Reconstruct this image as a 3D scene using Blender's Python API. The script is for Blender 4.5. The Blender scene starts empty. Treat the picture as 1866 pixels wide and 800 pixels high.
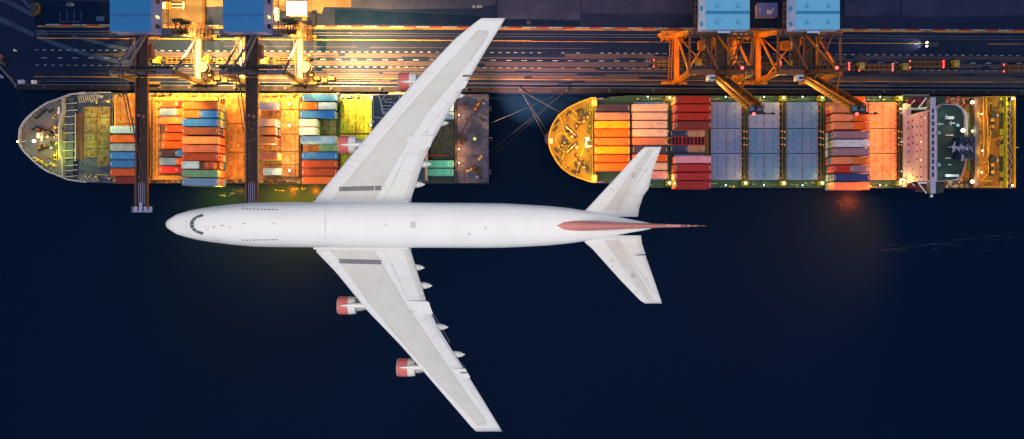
import bpy, math, random
from mathutils import Vector, Matrix
random.seed(7)
S = bpy.context.scene
COL = S.collection
R = math.radians

# ------------------------------------------------------------------ camera
F = 1450.0           # focal length in photo pixels (photo 1866 x 800)
H = 290.0            # camera height above the water
cam = bpy.data.cameras.new("camera")
cam.sensor_width = 36.0
cam.lens = F / 1866.0 * 36.0
cam.clip_start = 1.0
cam.clip_end = 6000.0
co = bpy.data.objects.new("camera", cam)
co.location = (0, 0, H)
COL.objects.link(co)
S.camera = co

# ------------------------------------------------------------------ sky and sun
SUN_EL, SUN_AZ = 80.0, 200.0
world = bpy.data.worlds.new("World")
S.world = world
world.use_nodes = True
wn = world.node_tree.nodes
wl = world.node_tree.links
bg = wn["Background"]
sky = wn.new("ShaderNodeTexSky")
sky.sky_type = 'NISHITA'
sky.sun_disc = False
sky.sun_elevation = R(SUN_EL)
sky.sun_rotation = R(SUN_AZ)
sky.air_density = 1.0
sky.dust_density = 2.0
wl.new(sky.outputs[0], bg.inputs[0])
bg.inputs[1].default_value = 0.085
sun = bpy.data.lights.new("sun", 'SUN')
sun.energy = 1.0
sun.angle = R(50)
sun.color = (1.0, 0.84, 0.60)
so = bpy.data.objects.new("sun", sun)
so.rotation_euler = (R(90 - SUN_EL), 0, R(180 - SUN_AZ))
so.location = (0, 0, 400)
COL.objects.link(so)
vs = S.view_settings
vs.view_transform = 'Standard'
vs.look = 'None'
vs.gamma = 1.0
vs.exposure = 0.58
S.cycles.max_bounces = 5
S.cycles.diffuse_bounces = 2
S.cycles.glossy_bounces = 2
S.cycles.use_denoising = True
S.cycles.sample_clamp_indirect = 3.0

# ------------------------------------------------------------------ helpers
def X(px, z=0.0): return (px - 933.0) / F * (H - z)
def Y(py, z=0.0): return (400.0 - py) / F * (H - z)
def P(px, py, z=0.0): return Vector((X(px, z), Y(py, z), z))
def lin(c):
    c /= 255.0
    return c / 12.92 if c <= 0.04045 else ((c + 0.055) / 1.055) ** 2.4
def rgb(r, g, b): return (lin(r), lin(g), lin(b), 1.0)

MATS = {}
SAT, VAL = 1.22, 0.84
def richer(c):
    """deepens and saturates the port colours to offset the pale ambient light"""
    g = (c[0]+c[1]+c[2])/3
    return tuple(max(0.0006, (g + SAT*(x-g))*VAL) for x in c[:3]) + (1,)
def mat(name, col, rough=0.6, dirt=0.25, dirt_col=None, scale=0.6, metal=0.0, spec=0.3, vary=0.0, stretch=(1, 1, 1), thr=(0.45, 0.75), bump=0.0, fine=0.12):
    """procedural paint: base colour, patchy wear, fine grain, optional per-object variation"""
    if name in MATS: return MATS[name]
    col = richer(col)
    if dirt_col: dirt_col = richer(dirt_col)
    m = bpy.data.materials.new(name)
    m.use_nodes = True
    n, l = m.node_tree.nodes, m.node_tree.links
    b = n["Principled BSDF"]
    b.inputs["Roughness"].default_value = rough
    b.inputs["Metallic"].default_value = metal
    b.inputs["Specular IOR Level"].default_value = spec
    tc = n.new("ShaderNodeTexCoord")
    mp = n.new("ShaderNodeMapping")
    mp.inputs["Scale"].default_value = stretch
    oi = n.new("ShaderNodeObjectInfo")
    vm = n.new("ShaderNodeVectorMath"); vm.operation = 'MULTIPLY_ADD'
    cx = n.new("ShaderNodeCombineXYZ")
    l.new(oi.outputs["Random"], cx.inputs[0]); l.new(oi.outputs["Random"], cx.inputs[1])
    vm.inputs[1].default_value = (90, 70, 0)
    l.new(cx.outputs[0], vm.inputs[0]); l.new(tc.outputs["Object"], vm.inputs[2])
    l.new(vm.outputs[0], mp.inputs[0])
    nz = n.new("ShaderNodeTexNoise"); nz.inputs["Scale"].default_value = scale
    nz.inputs["Detail"].default_value = 6; nz.inputs["Roughness"].default_value = 0.65
    l.new(mp.outputs[0], nz.inputs["Vector"])
    rp = n.new("ShaderNodeValToRGB")
    rp.color_ramp.elements[0].position, rp.color_ramp.elements[1].position = thr
    rp.color_ramp.elements[0].color = (0, 0, 0, 1); rp.color_ramp.elements[1].color = (1, 1, 1, 1)
    l.new(nz.outputs["Fac"], rp.inputs[0])
    mul = n.new("ShaderNodeMath"); mul.operation = 'MULTIPLY'; mul.inputs[1].default_value = dirt
    l.new(rp.outputs[0], mul.inputs[0])
    mx = n.new("ShaderNodeMix"); mx.data_type = 'RGBA'
    mx.inputs[6].default_value = col
    mx.inputs[7].default_value = dirt_col or (col[0] * 0.45, col[1] * 0.42, col[2] * 0.4, 1)
    l.new(mul.outputs[0], mx.inputs[0])
    nf = n.new("ShaderNodeTexNoise"); nf.inputs["Scale"].default_value = 3.1
    nf.inputs["Detail"].default_value = 4
    l.new(mp.outputs[0], nf.inputs["Vector"])
    mr = n.new("ShaderNodeMapRange")
    mr.inputs[1].default_value = 0.3; mr.inputs[2].default_value = 0.7
    mr.inputs[3].default_value = 1 - fine; mr.inputs[4].default_value = 1 + fine
    l.new(nf.outputs["Fac"], mr.inputs[0])
    hv = n.new("ShaderNodeHueSaturation")
    l.new(mx.outputs[2], hv.inputs["Color"])
    if vary > 0:
        m2 = n.new("ShaderNodeMath"); m2.operation = 'MULTIPLY_ADD'
        m2.inputs[1].default_value = vary; m2.inputs[2].default_value = 1 - vary / 2
        l.new(oi.outputs["Random"], m2.inputs[0])
        m3 = n.new("ShaderNodeMath"); m3.operation = 'MULTIPLY'
        l.new(m2.outputs[0], m3.inputs[0]); l.new(mr.outputs[0], m3.inputs[1])
        l.new(m3.outputs[0], hv.inputs["Value"])
    else:
        l.new(mr.outputs[0], hv.inputs["Value"])
    l.new(hv.outputs[0], b.inputs["Base Color"])
    if bump > 0:
        bp = n.new("ShaderNodeBump"); bp.inputs["Strength"].default_value = bump
        bp.inputs["Distance"].default_value = 0.15
        l.new(nf.outputs["Fac"], bp.inputs["Height"]); l.new(bp.outputs[0], b.inputs["Normal"])
    MATS[name] = m
    return m

def emit(name, col, strength):
    if name in MATS: return MATS[name]
    m = bpy.data.materials.new(name); m.use_nodes = True
    b = m.node_tree.nodes["Principled BSDF"]
    b.inputs["Base Color"].default_value = (0.1, 0.1, 0.1, 1)
    b.inputs["Emission Color"].default_value = (*col, 1)
    b.inputs["Emission Strength"].default_value = strength
    MATS[name] = m
    return m

class MB:
    def __init__(s): s.v, s.f, s.m = [], [], []
    def add(s, vs_, fs, mi=0):
        o = len(s.v); s.v += [tuple(a) for a in vs_]
        for f in fs: s.f.append(tuple(o + i for i in f)); s.m.append(mi)
        return s
    def box(s, x0, x1, y0, y1, z0, z1, mi=0):
        if x0 > x1: x0, x1 = x1, x0
        if y0 > y1: y0, y1 = y1, y0
        if z0 > z1: z0, z1 = z1, z0
        v = [(x0,y0,z0),(x1,y0,z0),(x1,y1,z0),(x0,y1,z0),(x0,y0,z1),(x1,y0,z1),(x1,y1,z1),(x0,y1,z1)]
        return s.add(v, [(0,3,2,1),(4,5,6,7),(0,1,5,4),(1,2,6,5),(2,3,7,6),(3,0,4,7)], mi)
    def cbox(s, x, y, z0, w, d, h, a=0.0, mi=0):
        c, t = math.cos(a), math.sin(a)
        v = []
        for z in (z0, z0 + h):
            for sx, sy in ((-1,-1),(1,-1),(1,1),(-1,1)):
                dx, dy = sx * w / 2, sy * d / 2
                v.append((x + dx*c - dy*t, y + dx*t + dy*c, z))
        return s.add(v, [(0,3,2,1),(4,5,6,7),(0,1,5,4),(1,2,6,5),(2,3,7,6),(3,0,4,7)], mi)
    def prism(s, poly, z0, z1, mi=0, top=None):
        """poly ccw or cw list of (x,y); top optional poly for the upper ring"""
        a = sum(poly[i][0]*poly[(i+1)%len(poly)][1] - poly[(i+1)%len(poly)][0]*poly[i][1] for i in range(len(poly)))
        if a < 0:
            poly = poly[::-1]
            if top: top = top[::-1]
        top = top or poly
        n = len(poly)
        v = [(p[0], p[1], z0) for p in poly] + [(p[0], p[1], z1) for p in top]
        f = [tuple(range(n-1, -1, -1)), tuple(range(n, 2*n))]
        f += [(i, (i+1) % n, n + (i+1) % n, n + i) for i in range(n)]
        return s.add(v, f, mi)
    def beam(s, a, b, w, h, mi=0):
        a, b = Vector(a), Vector(b); d = (b - a)
        if d.length < 1e-6: return s
        d.normalize()
        up = Vector((0,0,1)) if abs(d.z) < 0.95 else Vector((0,1,0))
        sx = d.cross(up).normalized() * w/2; sz = sx.cross(d).normalized() * h/2
        v = [p + i*sx + j*sz for p in (a, b) for i, j in ((-1,-1),(1,-1),(1,1),(-1,1))]
        return s.add(v, [(0,1,2,3),(7,6,5,4),(0,4,5,1),(1,5,6,2),(2,6,7,3),(3,7,4,0)], mi)
    def tube(s, a, b, r, mi=0, n=8, r2=None):
        a, b = Vector(a), Vector(b); d = (b - a)
        if d.length < 1e-6: return s
        d.normalize(); r2 = r if r2 is None else r2
        up = Vector((0,0,1)) if abs(d.z) < 0.95 else Vector((0,1,0))
        u = d.cross(up).normalized(); w = u.cross(d).normalized()
        v = [a + r*(math.cos(t)*u + math.sin(t)*w) for t in [2*math.pi*i/n for i in range(n)]]
        v += [b + r2*(math.cos(t)*u + math.sin(t)*w) for t in [2*math.pi*i/n for i in range(n)]]
        f = [(i, n+i, n+(i+1)%n, (i+1)%n) for i in range(n)] + [tuple(range(n)), tuple(range(2*n-1, n-1, -1))]
        return s.add(v, f, mi)
    def cyl(s, x, y, z0, z1, r, mi=0, n=14): return s.tube((x,y,z0), (x,y,z1), r, mi, n)
    def path(s, pts, r, mi=0, n=6):
        for a, b in zip(pts, pts[1:]): s.tube(a, b, r, mi, n)
        return s
    def ball(s, c, r, mi=0, n=10, k=6, sz=1.0):
        v, f = [], []
        for i in range(k+1):
            ph = math.pi*i/k
            for j in range(n):
                t = 2*math.pi*j/n
                v.append((c[0]+r*math.sin(ph)*math.cos(t), c[1]+r*math.sin(ph)*math.sin(t), c[2]+sz*r*math.cos(ph)))
        for i in range(k):
            for j in range(n): f.append((i*n+j, (i+1)*n+j, (i+1)*n+(j+1)%n, i*n+(j+1)%n))
        return s.add(v, f, mi)
    def mesh(s, name, mats, off=(0,0,0), smooth=False):
        me = bpy.data.meshes.new(name)
        me.from_pydata([(x-off[0], y-off[1], z-off[2]) for x,y,z in s.v], [], s.f)
        for m in (mats if isinstance(mats, (list, tuple)) else [mats]): me.materials.append(m)
        me.polygons.foreach_set("material_index", s.m)
        if smooth: me.polygons.foreach_set("use_smooth", [True]*len(s.f))
        me.update()
        return me
    def build(s, name, mats, parent=None, smooth=False):
        """vertices are world coordinates of the prototype; stored relative to the parent's place"""
        off = wpos(parent)
        o = bpy.data.objects.new(name, s.mesh(name, mats, off, smooth))
        COL.objects.link(o)
        if parent: o.parent = parent
        o["_w"] = list(off)
        return o
def wpos(o): return tuple(o["_w"]) if o is not None and "_w" in o else (0, 0, 0)
def tag(o, label=None, cat=None, group=None, kind=None):
    if label: o["label"] = label
    if cat: o["category"] = cat
    if group: o["group"] = group
    if kind: o["kind"] = kind
    return o
def thing(name, label, cat, loc, group=None):
    o = bpy.data.objects.new(name, None); COL.objects.link(o)
    o.location = loc; o["_w"] = list(loc); o.empty_display_size = 1
    return tag(o, label, cat, group)
def copy_tree(o, parent=None):
    c = o.copy(); COL.objects.link(c)
    if parent: c.parent = parent
    for ch in list(o.children): copy_tree(ch, c)
    return c
def clean():
    for o in bpy.data.objects:
        if "_w" in o: del o["_w"]
def lamp(kind, loc, power, col, size=0.4, aim=None, cone=120, blend=0.6, parent=None, name="lamp_light"):
    L = bpy.data.lights.new(name, kind)
    L.energy = power; L.color = col; L.shadow_soft_size = size
    o = bpy.data.objects.new(name, L)
    w = wpos(parent)
    o.location = (loc[0]-w[0], loc[1]-w[1], loc[2]-w[2])
    if kind == 'SPOT':
        L.spot_size = R(cone); L.spot_blend = blend
        d = Vector(aim) - Vector(loc)
        o.rotation_euler = d.to_track_quat('-Z', 'Y').to_euler()
    if parent: o.parent = parent
    COL.objects.link(o)
    return o
SOD = (1.0, 0.40, 0.035)      # sodium lamp
WARM = (1.0, 0.70, 0.34)
YEL = (1.0, 0.78, 0.12)
GRN = (0.72, 1.0, 0.10)
WHT = (0.85, 1.0, 0.9)

# ------------------------------------------------------------------ materials
asphalt = mat("asphalt", (0.0070, 0.0125, 0.036, 1), 0.85, 0.6, (0.020, 0.024, 0.052, 1), 0.035, stretch=(0.35, 1.6, 1), thr=(0.4, 0.7), fine=0.22, spec=0.02)
concrete = mat("concrete", (0.024, 0.030, 0.066, 1), 0.85, 0.7, (0.011, 0.016, 0.042, 1), 0.12, thr=(0.4, 0.7), fine=0.2, spec=0.02)
concrete_pale = mat("pale_concrete", (0.075, 0.070, 0.060, 1), 0.85, 0.5, (0.055, 0.035, 0.020, 1), 0.2, thr=(0.42, 0.6), fine=0.15, spec=0.02)
asphalt_band = mat("paler_asphalt", (0.026, 0.042, 0.088, 1), 0.85, 0.6, None, 0.2, fine=0.2, spec=0.02)
asphalt_dark_and_shade = mat("darker_asphalt_and_shade", (0.0035, 0.0085, 0.028, 1), 0.85, 0.5, (0.011, 0.016, 0.038, 1), 0.15, fine=0.2, spec=0.02)
asphalt_streak = mat("tyre_polished_asphalt", (0.040, 0.038, 0.056, 1), 0.7, 0.5, None, 0.1, stretch=(0.2, 2, 1), fine=0.2, spec=0.02)
quay_dark = mat("dark_quay_edge", (0.010, 0.012, 0.022, 1), 0.9, 0.5, (0.04, 0.03, 0.03, 1), 0.4, spec=0.1)
paint_white = mat("white_road_paint", (0.16, 0.20, 0.27, 1), 0.7, 0.9, (0.03, 0.035, 0.06, 1), 0.9, thr=(0.5, 0.62))
paint_red = mat("red_road_paint", (0.20, 0.03, 0.05, 1), 0.7, 0.6, (0.03, 0.02, 0.03, 1), 0.8, thr=(0.45, 0.6))
paint_yellow = mat("yellow_road_paint", (0.26, 0.13, 0.03, 1), 0.7, 0.85, (0.05, 0.03, 0.02, 1), 0.3, stretch=(0.4, 3, 1), thr=(0.48, 0.62))
steel_rail = mat("steel_rail", (0.05, 0.06, 0.10, 1), 0.45, 0.4, metal=0.4)
black = mat("black_rubber", (0.008, 0.008, 0.011, 1), 0.7, 0.2)
dark_steel = mat("dark_steel", (0.022, 0.024, 0.034, 1), 0.6, 0.3)
white_paint = mat("white_paint", (0.62, 0.62, 0.64, 1), 0.45, 0.25)
glass = mat("dark_glass", (0.015, 0.02, 0.03, 1), 0.1, 0.0, spec=0.5)
win_lit = emit("lit_window", (1.0, 0.72, 0.25), 1.1)
win_grn = emit("greenish_lit_window", (0.8, 1.0, 0.35), 0.8)
bulb_warm = emit("warm_bulb", (1.0, 0.85, 0.5), 14)
bulb_cool = emit("cool_bulb", (0.75, 1.0, 0.85), 9)
bulb_red = emit("red_bulb", (1.0, 0.03, 0.03), 9)
bulb_sod = emit("sodium_bulb", (1.0, 0.55, 0.18), 12)

# ------------------------------------------------------------------ water
def make_water():
    m = bpy.data.materials.new("harbour_water"); m.use_nodes = True
    n, l = m.node_tree.nodes, m.node_tree.links
    b = n["Principled BSDF"]
    b.inputs["Roughness"].default_value = 0.22
    b.inputs["Specular IOR Level"].default_value = 0.004
    tc = n.new("ShaderNodeTexCoord")
    nz = n.new("ShaderNodeTexNoise"); nz.inputs["Scale"].default_value = 0.012; nz.inputs["Detail"].default_value = 5
    l.new(tc.outputs["Object"], nz.inputs["Vector"])
    mx = n.new("ShaderNodeMix"); mx.data_type = 'RGBA'
    mx.inputs[6].default_value = (0.0012, 0.0058, 0.0165, 1); mx.inputs[7].default_value = (0.0014, 0.0076, 0.0320, 1)
    l.new(nz.outputs["Fac"], mx.inputs[0])
    l.new(mx.outputs[2], b.inputs["Base Color"])
    nb = n.new("ShaderNodeTexNoise"); nb.inputs["Scale"].default_value = 0.7; nb.inputs["Detail"].default_value = 6
    l.new(tc.outputs["Object"], nb.inputs["Vector"])
    bp = n.new("ShaderNodeBump"); bp.inputs["Strength"].default_value = 0.22; bp.inputs["Distance"].default_value = 0.25
    l.new(nb.outputs["Fac"], bp.inputs["Height"]); l.new(bp.outputs[0], b.inputs["Normal"])
    return m
water = MB().box(-2500, 2500, -2500, 2500, -3, 0).build("water", make_water())
tag(water, kind="structure")

# ------------------------------------------------------------------ quay, apron, painted markings
QZ = 3.0
def G(px, py, z=QZ):     # the quay runs at a slight angle to the picture
    return P(px, py + 0.0058 * (px - 600), z)
def strip(mb, px0, px1, py, w, dz, mi=0, seg=1):
    a, b = G(px0, py), G(px1, py)
    d = (b - a).normalized(); nrm = Vector((-d.y, d.x, 0)) * w/2
    mb.add([(a-nrm)[:2] + (QZ+dz,), (b-nrm)[:2] + (QZ+dz,), (b+nrm)[:2] + (QZ+dz,), (a+nrm)[:2] + (QZ+dz,)], [(0,1,2,3)], mi)
def patch(mb, pts, dz, mi=0):
    v = [tuple(G(*p)[:2]) + (QZ+dz,) for p in pts]
    a = sum(v[i][0]*v[(i+1)%len(v)][1] - v[(i+1)%len(v)][0]*v[i][1] for i in range(len(v)))
    if a < 0: v = v[::-1]
    mb.add(v, [tuple(range(len(v)))], mi)
e0, e1, e2 = G(-1400, -350), G(-3, 126), G(31, 167)
e3 = G(5000, 167)
ap = [(e0.x-1500, e0.y), (e0.x, e0.y), (e1.x, e1.y), (e2.x, e2.y), (e3.x, e3.y), (e3.x, 1800), (e0.x-1500, 1800)]
quay = MB().prism(ap, -2.0, QZ).build("quay_ground", asphalt)
tag(quay, kind="structure")
m = MB()
patch(m, [(905,-60),(1057,-60),(1057,33),(908,33)], .004, 0)
patch(m, [(1060,-60),(1262,-60),(1262,21),(1060,21)], .004, 0)
patch(m, [(620,-60),(904,-60),(904,5),(870,14),(700,16),(620,13)], .004, 0)
patch(m, [(1540,-60),(1640,-60),(1640,22),(1540,24)], .004, 0)
patch(m, [(1643,-60),(1866,-60),(1866,20),(1760,23),(1643,25)], .004, 0)
patch(m, [(-200,-60),(200,-60),(200,0),(186,1),(184,3),(130,3),(75,3),(-200,3)], .004, 0)
c1 = m.build("concrete_paving", concrete); tag(c1, kind="structure")
m = MB()
patch(m, [(284,-60),(371,-60),(371,54),(300,52),(290,40),(298,12),(284,10)], .008, 0)
patch(m, [(376,-60),(412,-60),(412,12),(376,14)], .008, 0)
patch(m, [(492,-60),(640,-60),(640,13),(590,13),(586,25),(575,22),(492,20)], .008, 0)
c2 = m.build("pale_concrete_paving", concrete_pale); tag(c2, kind="structure")
m = MB()
for (ax, ay, bx, by, w0, w1) in ((-40,-20,62,31,10,9), (-40,20,62,67,12,9), (10,-30,60,22,9,7)):
    patch(m, [(ax, ay-w0/2), (bx, by-w1/2), (bx, by+w1/2), (ax, ay+w0/2)], .004)
def curve(mb, pts, w, dz):
    for (a, b) in zip(pts, pts[1:]): patch(mb, [(a[0], a[1]-w/2), (b[0], b[1]-w/2), (b[0], b[1]+w/2), (a[0], a[1]+w/2)], dz)
curve(m, [(66,69),(110,86),(160,102),(205,112),(245,118),(290,121)], 8, .004)
curve(m, [(130,68),(170,78),(205,87),(245,94),(300,99),(380,101),(520,102)], 6, .004)
curve(m, [(66,62),(82,62),(86,66)], 8, .008)
c3 = m.build("curved_paler_paving", asphalt_band); tag(c3, kind="structure")
m = MB()
patch(m, [(62,2),(200,6),(200,55),(66,58),(62,30)], .002)
patch(m, [(610,16),(1057,36),(1057,44),(610,44)], .002)
patch(m, [(60,152),(1870,152),(1870,156),(60,156)], .002)
patch(m, [(577,56),(595,56),(595,150),(577,150)], .002)  # shadow band beside the lit apron, painted as a darker patch
c4 = m.build("dark_asphalt_and_shadow_band", asphalt_dark_and_shade); tag(c4, kind="structure")
m = MB()
for py, w in ((99,1.2),(115,1.5),(124,1.3),(139,1.2),(101,.8),(104,.5),(112,.7),(127,.5),(130,.35),(133,.6),(136,.3),(143,.5),(146,.35),(150,.7),(53,.3),(86,.25)):
    x = -40
    while x < 1950:
        ln = random.uniform(120, 420)
        if random.random() < 0.8 and x > 62: strip(m, x, x+ln, py + random.uniform(-.6,.6), w*random.uniform(.6,1.2), .006 + random.random()*.001)
        x += ln + random.uniform(5, 60)
c5 = m.build("tyre_lane_streaks", asphalt_streak); tag(c5, kind="structure")
# painted lines (one marking sheet per colour)
mw, mr_, my = MB(), MB(), MB()
strip(my, 68, 2050, 51, .55, .012); strip(my, 68, 968, 72.5, .34, .012); strip(my, 968, 1700, 73.2, .22, .012); strip(my, 1800, 2050, 73, .2, .012)
strip(my, 62, 2050, 142.6, .22, .012)
x = 84
while x < 2000:
    strip(mw, x, x+25, 48, .42, .016) ; strip(mr_, x+25, x+48, 48, .36, .016); x += 48.2
x = 64
while x < 2000:
    if not (1095 > x > 975 and random.random() < .4): strip(mw, x, x+6.2, 94, .26, .016); strip(mw, x+1, x+7, 121.6, .22, .016)
    x += 14.3
x = 76
while x < 2000:
    strip(mw, x, x+10, 108.2, .26, .016); x += 28.2
for xx in (109, 122, 135, 148): 
    a, b = G(xx, 22), G(xx, 42); mw.add([(a.x, a.y, QZ+.01), (a.x+.06, a.y, QZ+.01), (b.x+.06, b.y, QZ+.01), (b.x, b.y, QZ+.01)], [(0,3,2,1)], 0)
strip(mw, 109, 148, 42, .06, .010)
tag(mw.build("white_road_marking", paint_white), kind="structure")
tag(mr_.build("red_road_marking", paint_red), kind="structure")
tag(my.build("yellow_road_marking", paint_yellow), kind="structure")
def ground_text(txt, px, py, size, m_):
    cu = bpy.data.curves.new("bay_number", 'FONT'); cu.body = txt; cu.size = size; cu.extrude = 0.002
    cu.align_x = 'CENTER'; cu.align_y = 'CENTER'
    cu.offset = 0.02
    o = bpy.data.objects.new("painted_bay_number", cu); COL.objects.link(o)
    p = G(px, py); o.location = (p.x, p.y, QZ + .02); cu.materials.append(m_)
    tag(o, kind="structure"); return o
ground_text("C06", 128, 11, 1.7, paint_white)
ground_text("B 106", 870, 10.5, 1.5, paint_white)
# crane rails and quay coping
for py, nm, hh, w in ((60, "landward_crane_rail", .10, .12), (64.5, "landward_crane_rail", .10, .12), (151, "seaward_crane_rail", .1, .12)):
    m = MB()
    a, b = G(64, py), G(2200, py)
    m.beam(a + Vector((0,0,.07)), b + Vector((0,0,.07)), w*1.6, .14)
    tag(m.build("crane_rail", steel_rail), "thin steel crane rail set in the apron, " + ("quay edge side" if py > 100 else ("beside yellow line, inland one" if py < 62 else "beside yellow line, seaward one")), "rail", "steel crane rails along the apron")
m = MB()
a, b = G(31, 161.5), G(2200, 161.5)
m.beam(a + Vector((0,0,.0)), b + Vector((0,0,.0)), 2.0, 0.35)
kerb = m.build("quay_kerb", quay_dark); tag(kerb, kind="structure")
m = MB(); m.beam(G(31, 157, QZ+.1), G(2200, 157, QZ+.1), .22, .22); tag(m.build("quay_coping", steel_rail), kind="structure")
# fenders and bollards at the quay edge
def bollard_mesh():
    m = MB(); m.cyl(0,0,0,.5,.28); m.cyl(0,0,.5,.7,.45); m.box(-.5,.5,-.5,.5,0,.06)
    return m.mesh("bollard", dark_steel)
bm_ = bollard_mesh()
bpx = [30, 82, 168, 292, 346, 428, 520, 604, 693, 772, 850, 948, 1032, 1110, 1190, 1530, 1610, 1700, 1800, 1860]
BL = ["at the quay's cut corner holding three thin lines", "off the grey bow's landward shoulder", "beside the ribbed foredeck of the grey bow", "by the leg base of the first blue-roofed crane",
      "beside the open hold", "beside the bare orange hatch", "beside the small loose containers", "beside the blue outermost container", "beside the gangway of the teal-roofed wheelhouse",
      "under the airliner's wing by the dark red lifeboat", "just clear of the wing by the violet stern", "holding three lines of the ochre bow", "holding three thin lines of the violet stern",
      "off the ochre bow's curved shoulder", "beside the peach containers", "beside the single orange container", "beside the bare orange-lit hatches", "by the grey gangway of the pale block", "beside the rust orange stern deck", "past the stern line end"]
for i, px in enumerate(bpx):
    o = bpy.data.objects.new("bollard", bm_); COL.objects.link(o); o.location = G(px, 161.5, QZ+.18)
    tag(o, "small dark bollard on quay edge, " + BL[i], "bollard", "mooring bollards along the quay edge")

# ------------------------------------------------------------------ containers
CC = {
 "orange": (205,98,52), "pale orange": (226,138,84), "bright orange": (225,88,28), "salmon": (216,116,82), "rust red": (170,68,42),
 "red": (170,42,36), "dark red": (112,34,36), "crimson": (158,38,46), "brown": (136,74,50), "blue": (48,108,184), "deep blue": (34,50,120), "steel blue": (104,142,186),
 "light blue": (136,178,202), "grey": (138,156,166), "pale grey": (170,192,200), "white": (225,222,212), "lilac": (178,170,190), "mauve": (130,92,112),
 "dark purple": (58,44,66), "green": (106,156,118), "teal": (96,196,170), "peach": (236,176,146), "pink": (214,134,134), "yellow orange": (238,140,26), "brownish grey": (170,120,104),
 "dark blue": (34,48,88), "striped pink": (205,130,150), "navy": (26,52,104), "lime": (150,200,40),
}
def cmat(c):
    r, g, b = CC[c]
    m_ = (r+g+b)/3; k_ = .80; r, g, b = [min(255, (m_+(q-m_)*k_)*1.05) for q in (r, g, b)]
    return mat("container_paint_" + c.replace(" ", "_"), rgb(r, g, b), 0.6, 0.75, (lin(r)*.45+.03, lin(g)*.42+.018, lin(b)*.40+.01, 1), 0.42, vary=0.34, stretch=(1, 1.5, 1), thr=(0.46, 0.74), fine=0.14, spec=0.25)
label_mat = mat("container_marking", (0.45, 0.45, 0.45, 1), 0.6, 0.3)
CM = {}
def container_meshes(L, colour, ribs):
    k = (L, colour, ribs)
    if k in CM: return CM[k]
    W, HH = 2.44, 2.59
    m = MB()
    # frame
    t = .16
    for sy in (-1, 1):
        for z in (0, HH-t): m.box(-L/2, L/2, sy*W/2 - (t if sy > 0 else 0), sy*W/2 + (t if sy < 0 else 0), z, z+t)
        for sx in (-1, 1):
            m.box(sx*L/2 - (t if sx > 0 else 0), sx*L/2 + (t if sx < 0 else 0), sy*(W/2) - (t if sy > 0 else 0), sy*(W/2) + (t if sy < 0 else 0), t, HH-t)
    for sx in (-1, 1):
        for z in (0, HH-t): m.box(sx*L/2 - (t if sx > 0 else 0), sx*L/2 + (t if sx < 0 else 0), -W/2+t, W/2-t, z, z+t)
    # corrugated skin: roof and sides
    n = int(L / ribs); xs = []
    dx = (L - 2*t) / n
    for i in range(n):
        x0 = -L/2 + t + i*dx
        xs += [(x0, 0), (x0+dx*.35, 0), (x0+dx*.5, 1), (x0+dx*.85, 1)]
    xs.append((L/2 - t, 0))
    d = .05 if ribs < 1 else .07
    v, f = [], []
    for x, q in xs: v += [(x, -W/2+t, HH-.03-q*d), (x, W/2-t, HH-.03-q*d)]
    for i in range(len(xs)-1): f.append((2*i, 2*i+2, 2*i+3, 2*i+1))
    m.add(v, f)
    for sy in (-1, 1):
        v, f = [], []
        for x, q in xs: v += [(x, sy*(W/2-.02-q*d), t), (x, sy*(W/2-.02-q*d), HH-t)]
        for i in range(len(xs)-1): f.append((2*i, 2*i+2, 2*i+3, 2*i+1) if sy < 0 else (2*i, 2*i+1, 2*i+3, 2*i+2))
        m.add(v, f)
    m.box(-L/2+t, L/2-t, -W/2+t, W/2-t, .05, .12)
    # pale reinforcing plates at roof ends
    for sx in (-1, 1):
        x = sx*(L/2-.42)
        m.box(x-.09, x+.09, -.62, .62, HH-.045, HH-.012, 1)
        for sy in (-1, 1): m.box(sx*L/2-.2*(1 if sx>0 else 0)-.0, sx*L/2+.2*(1 if sx<0 else 0), sy*W/2-.2*(1 if sy>0 else 0), sy*W/2+.2*(1 if sy<0 else 0), HH, HH+.02, 2)
    body = m.mesh("container_body", [cmat(colour), label_mat, steel_rail])
    # door leaf pair with lock rods, facing +x
    m = MB()
    for sy in (-1, 1): m.box(L/2-.09, L/2-.03, sy*.02, sy*(W/2-t-.01), t+.01, HH-t-.01)
    for y in (-.8,-.35,.35,.8): m.tube((L/2, y, .12), (L/2, y, HH-.12), .035, 1, 6)
    for y in (-.6,.6): m.box(L/2-.03, L/2-.01, y-.33, y+.33, 1.75, 2.15, 1)
    dm = m.mesh("container_door", [cmat(colour), label_mat])
    m = MB(); m.box(-L/2+.05, -L/2+.11, -W/2+t, W/2-t, t, HH-t)
    for i in range(8):
        y = -W/2+t+.1+i*.255; m.box(-L/2+.03, -L/2+.06, y, y+.12, t+.05, HH-t-.05)
    em = m.mesh("container_end", cmat(colour))
    CM[k] = (body, dm, em)
    return CM[k]
ORD = ["first","second","third","fourth","fifth","sixth","seventh","eighth","ninth","tenth"]
NCON = 0
def container(cx, cy, z0, L, colour, label, group, ribs=.56, flip=False):
    global NCON
    NCON += 1
    body, dm, em = container_meshes(L, colour, ribs)
    t = bpy.data.objects.new("shipping_container", None); COL.objects.link(t)
    t.location = (cx, cy, z0); t.rotation_euler = (0, 0, math.pi if flip else 0)
    tag(t, label, "shipping container", group)
    for nm, me in (("container_body", body), ("container_door", dm), ("end_wall", em)):
        o = bpy.data.objects.new(nm, me); COL.objects.link(o); o.parent = t
TIERN = {1: [""], 2: ["bottom tier, ", "top tier, "], 3: ["bottom tier, ", "middle tier, ", "top tier, "], 4: ["bottom tier, ", "second tier, ", "third tier, ", "top tier, "]}
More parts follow.
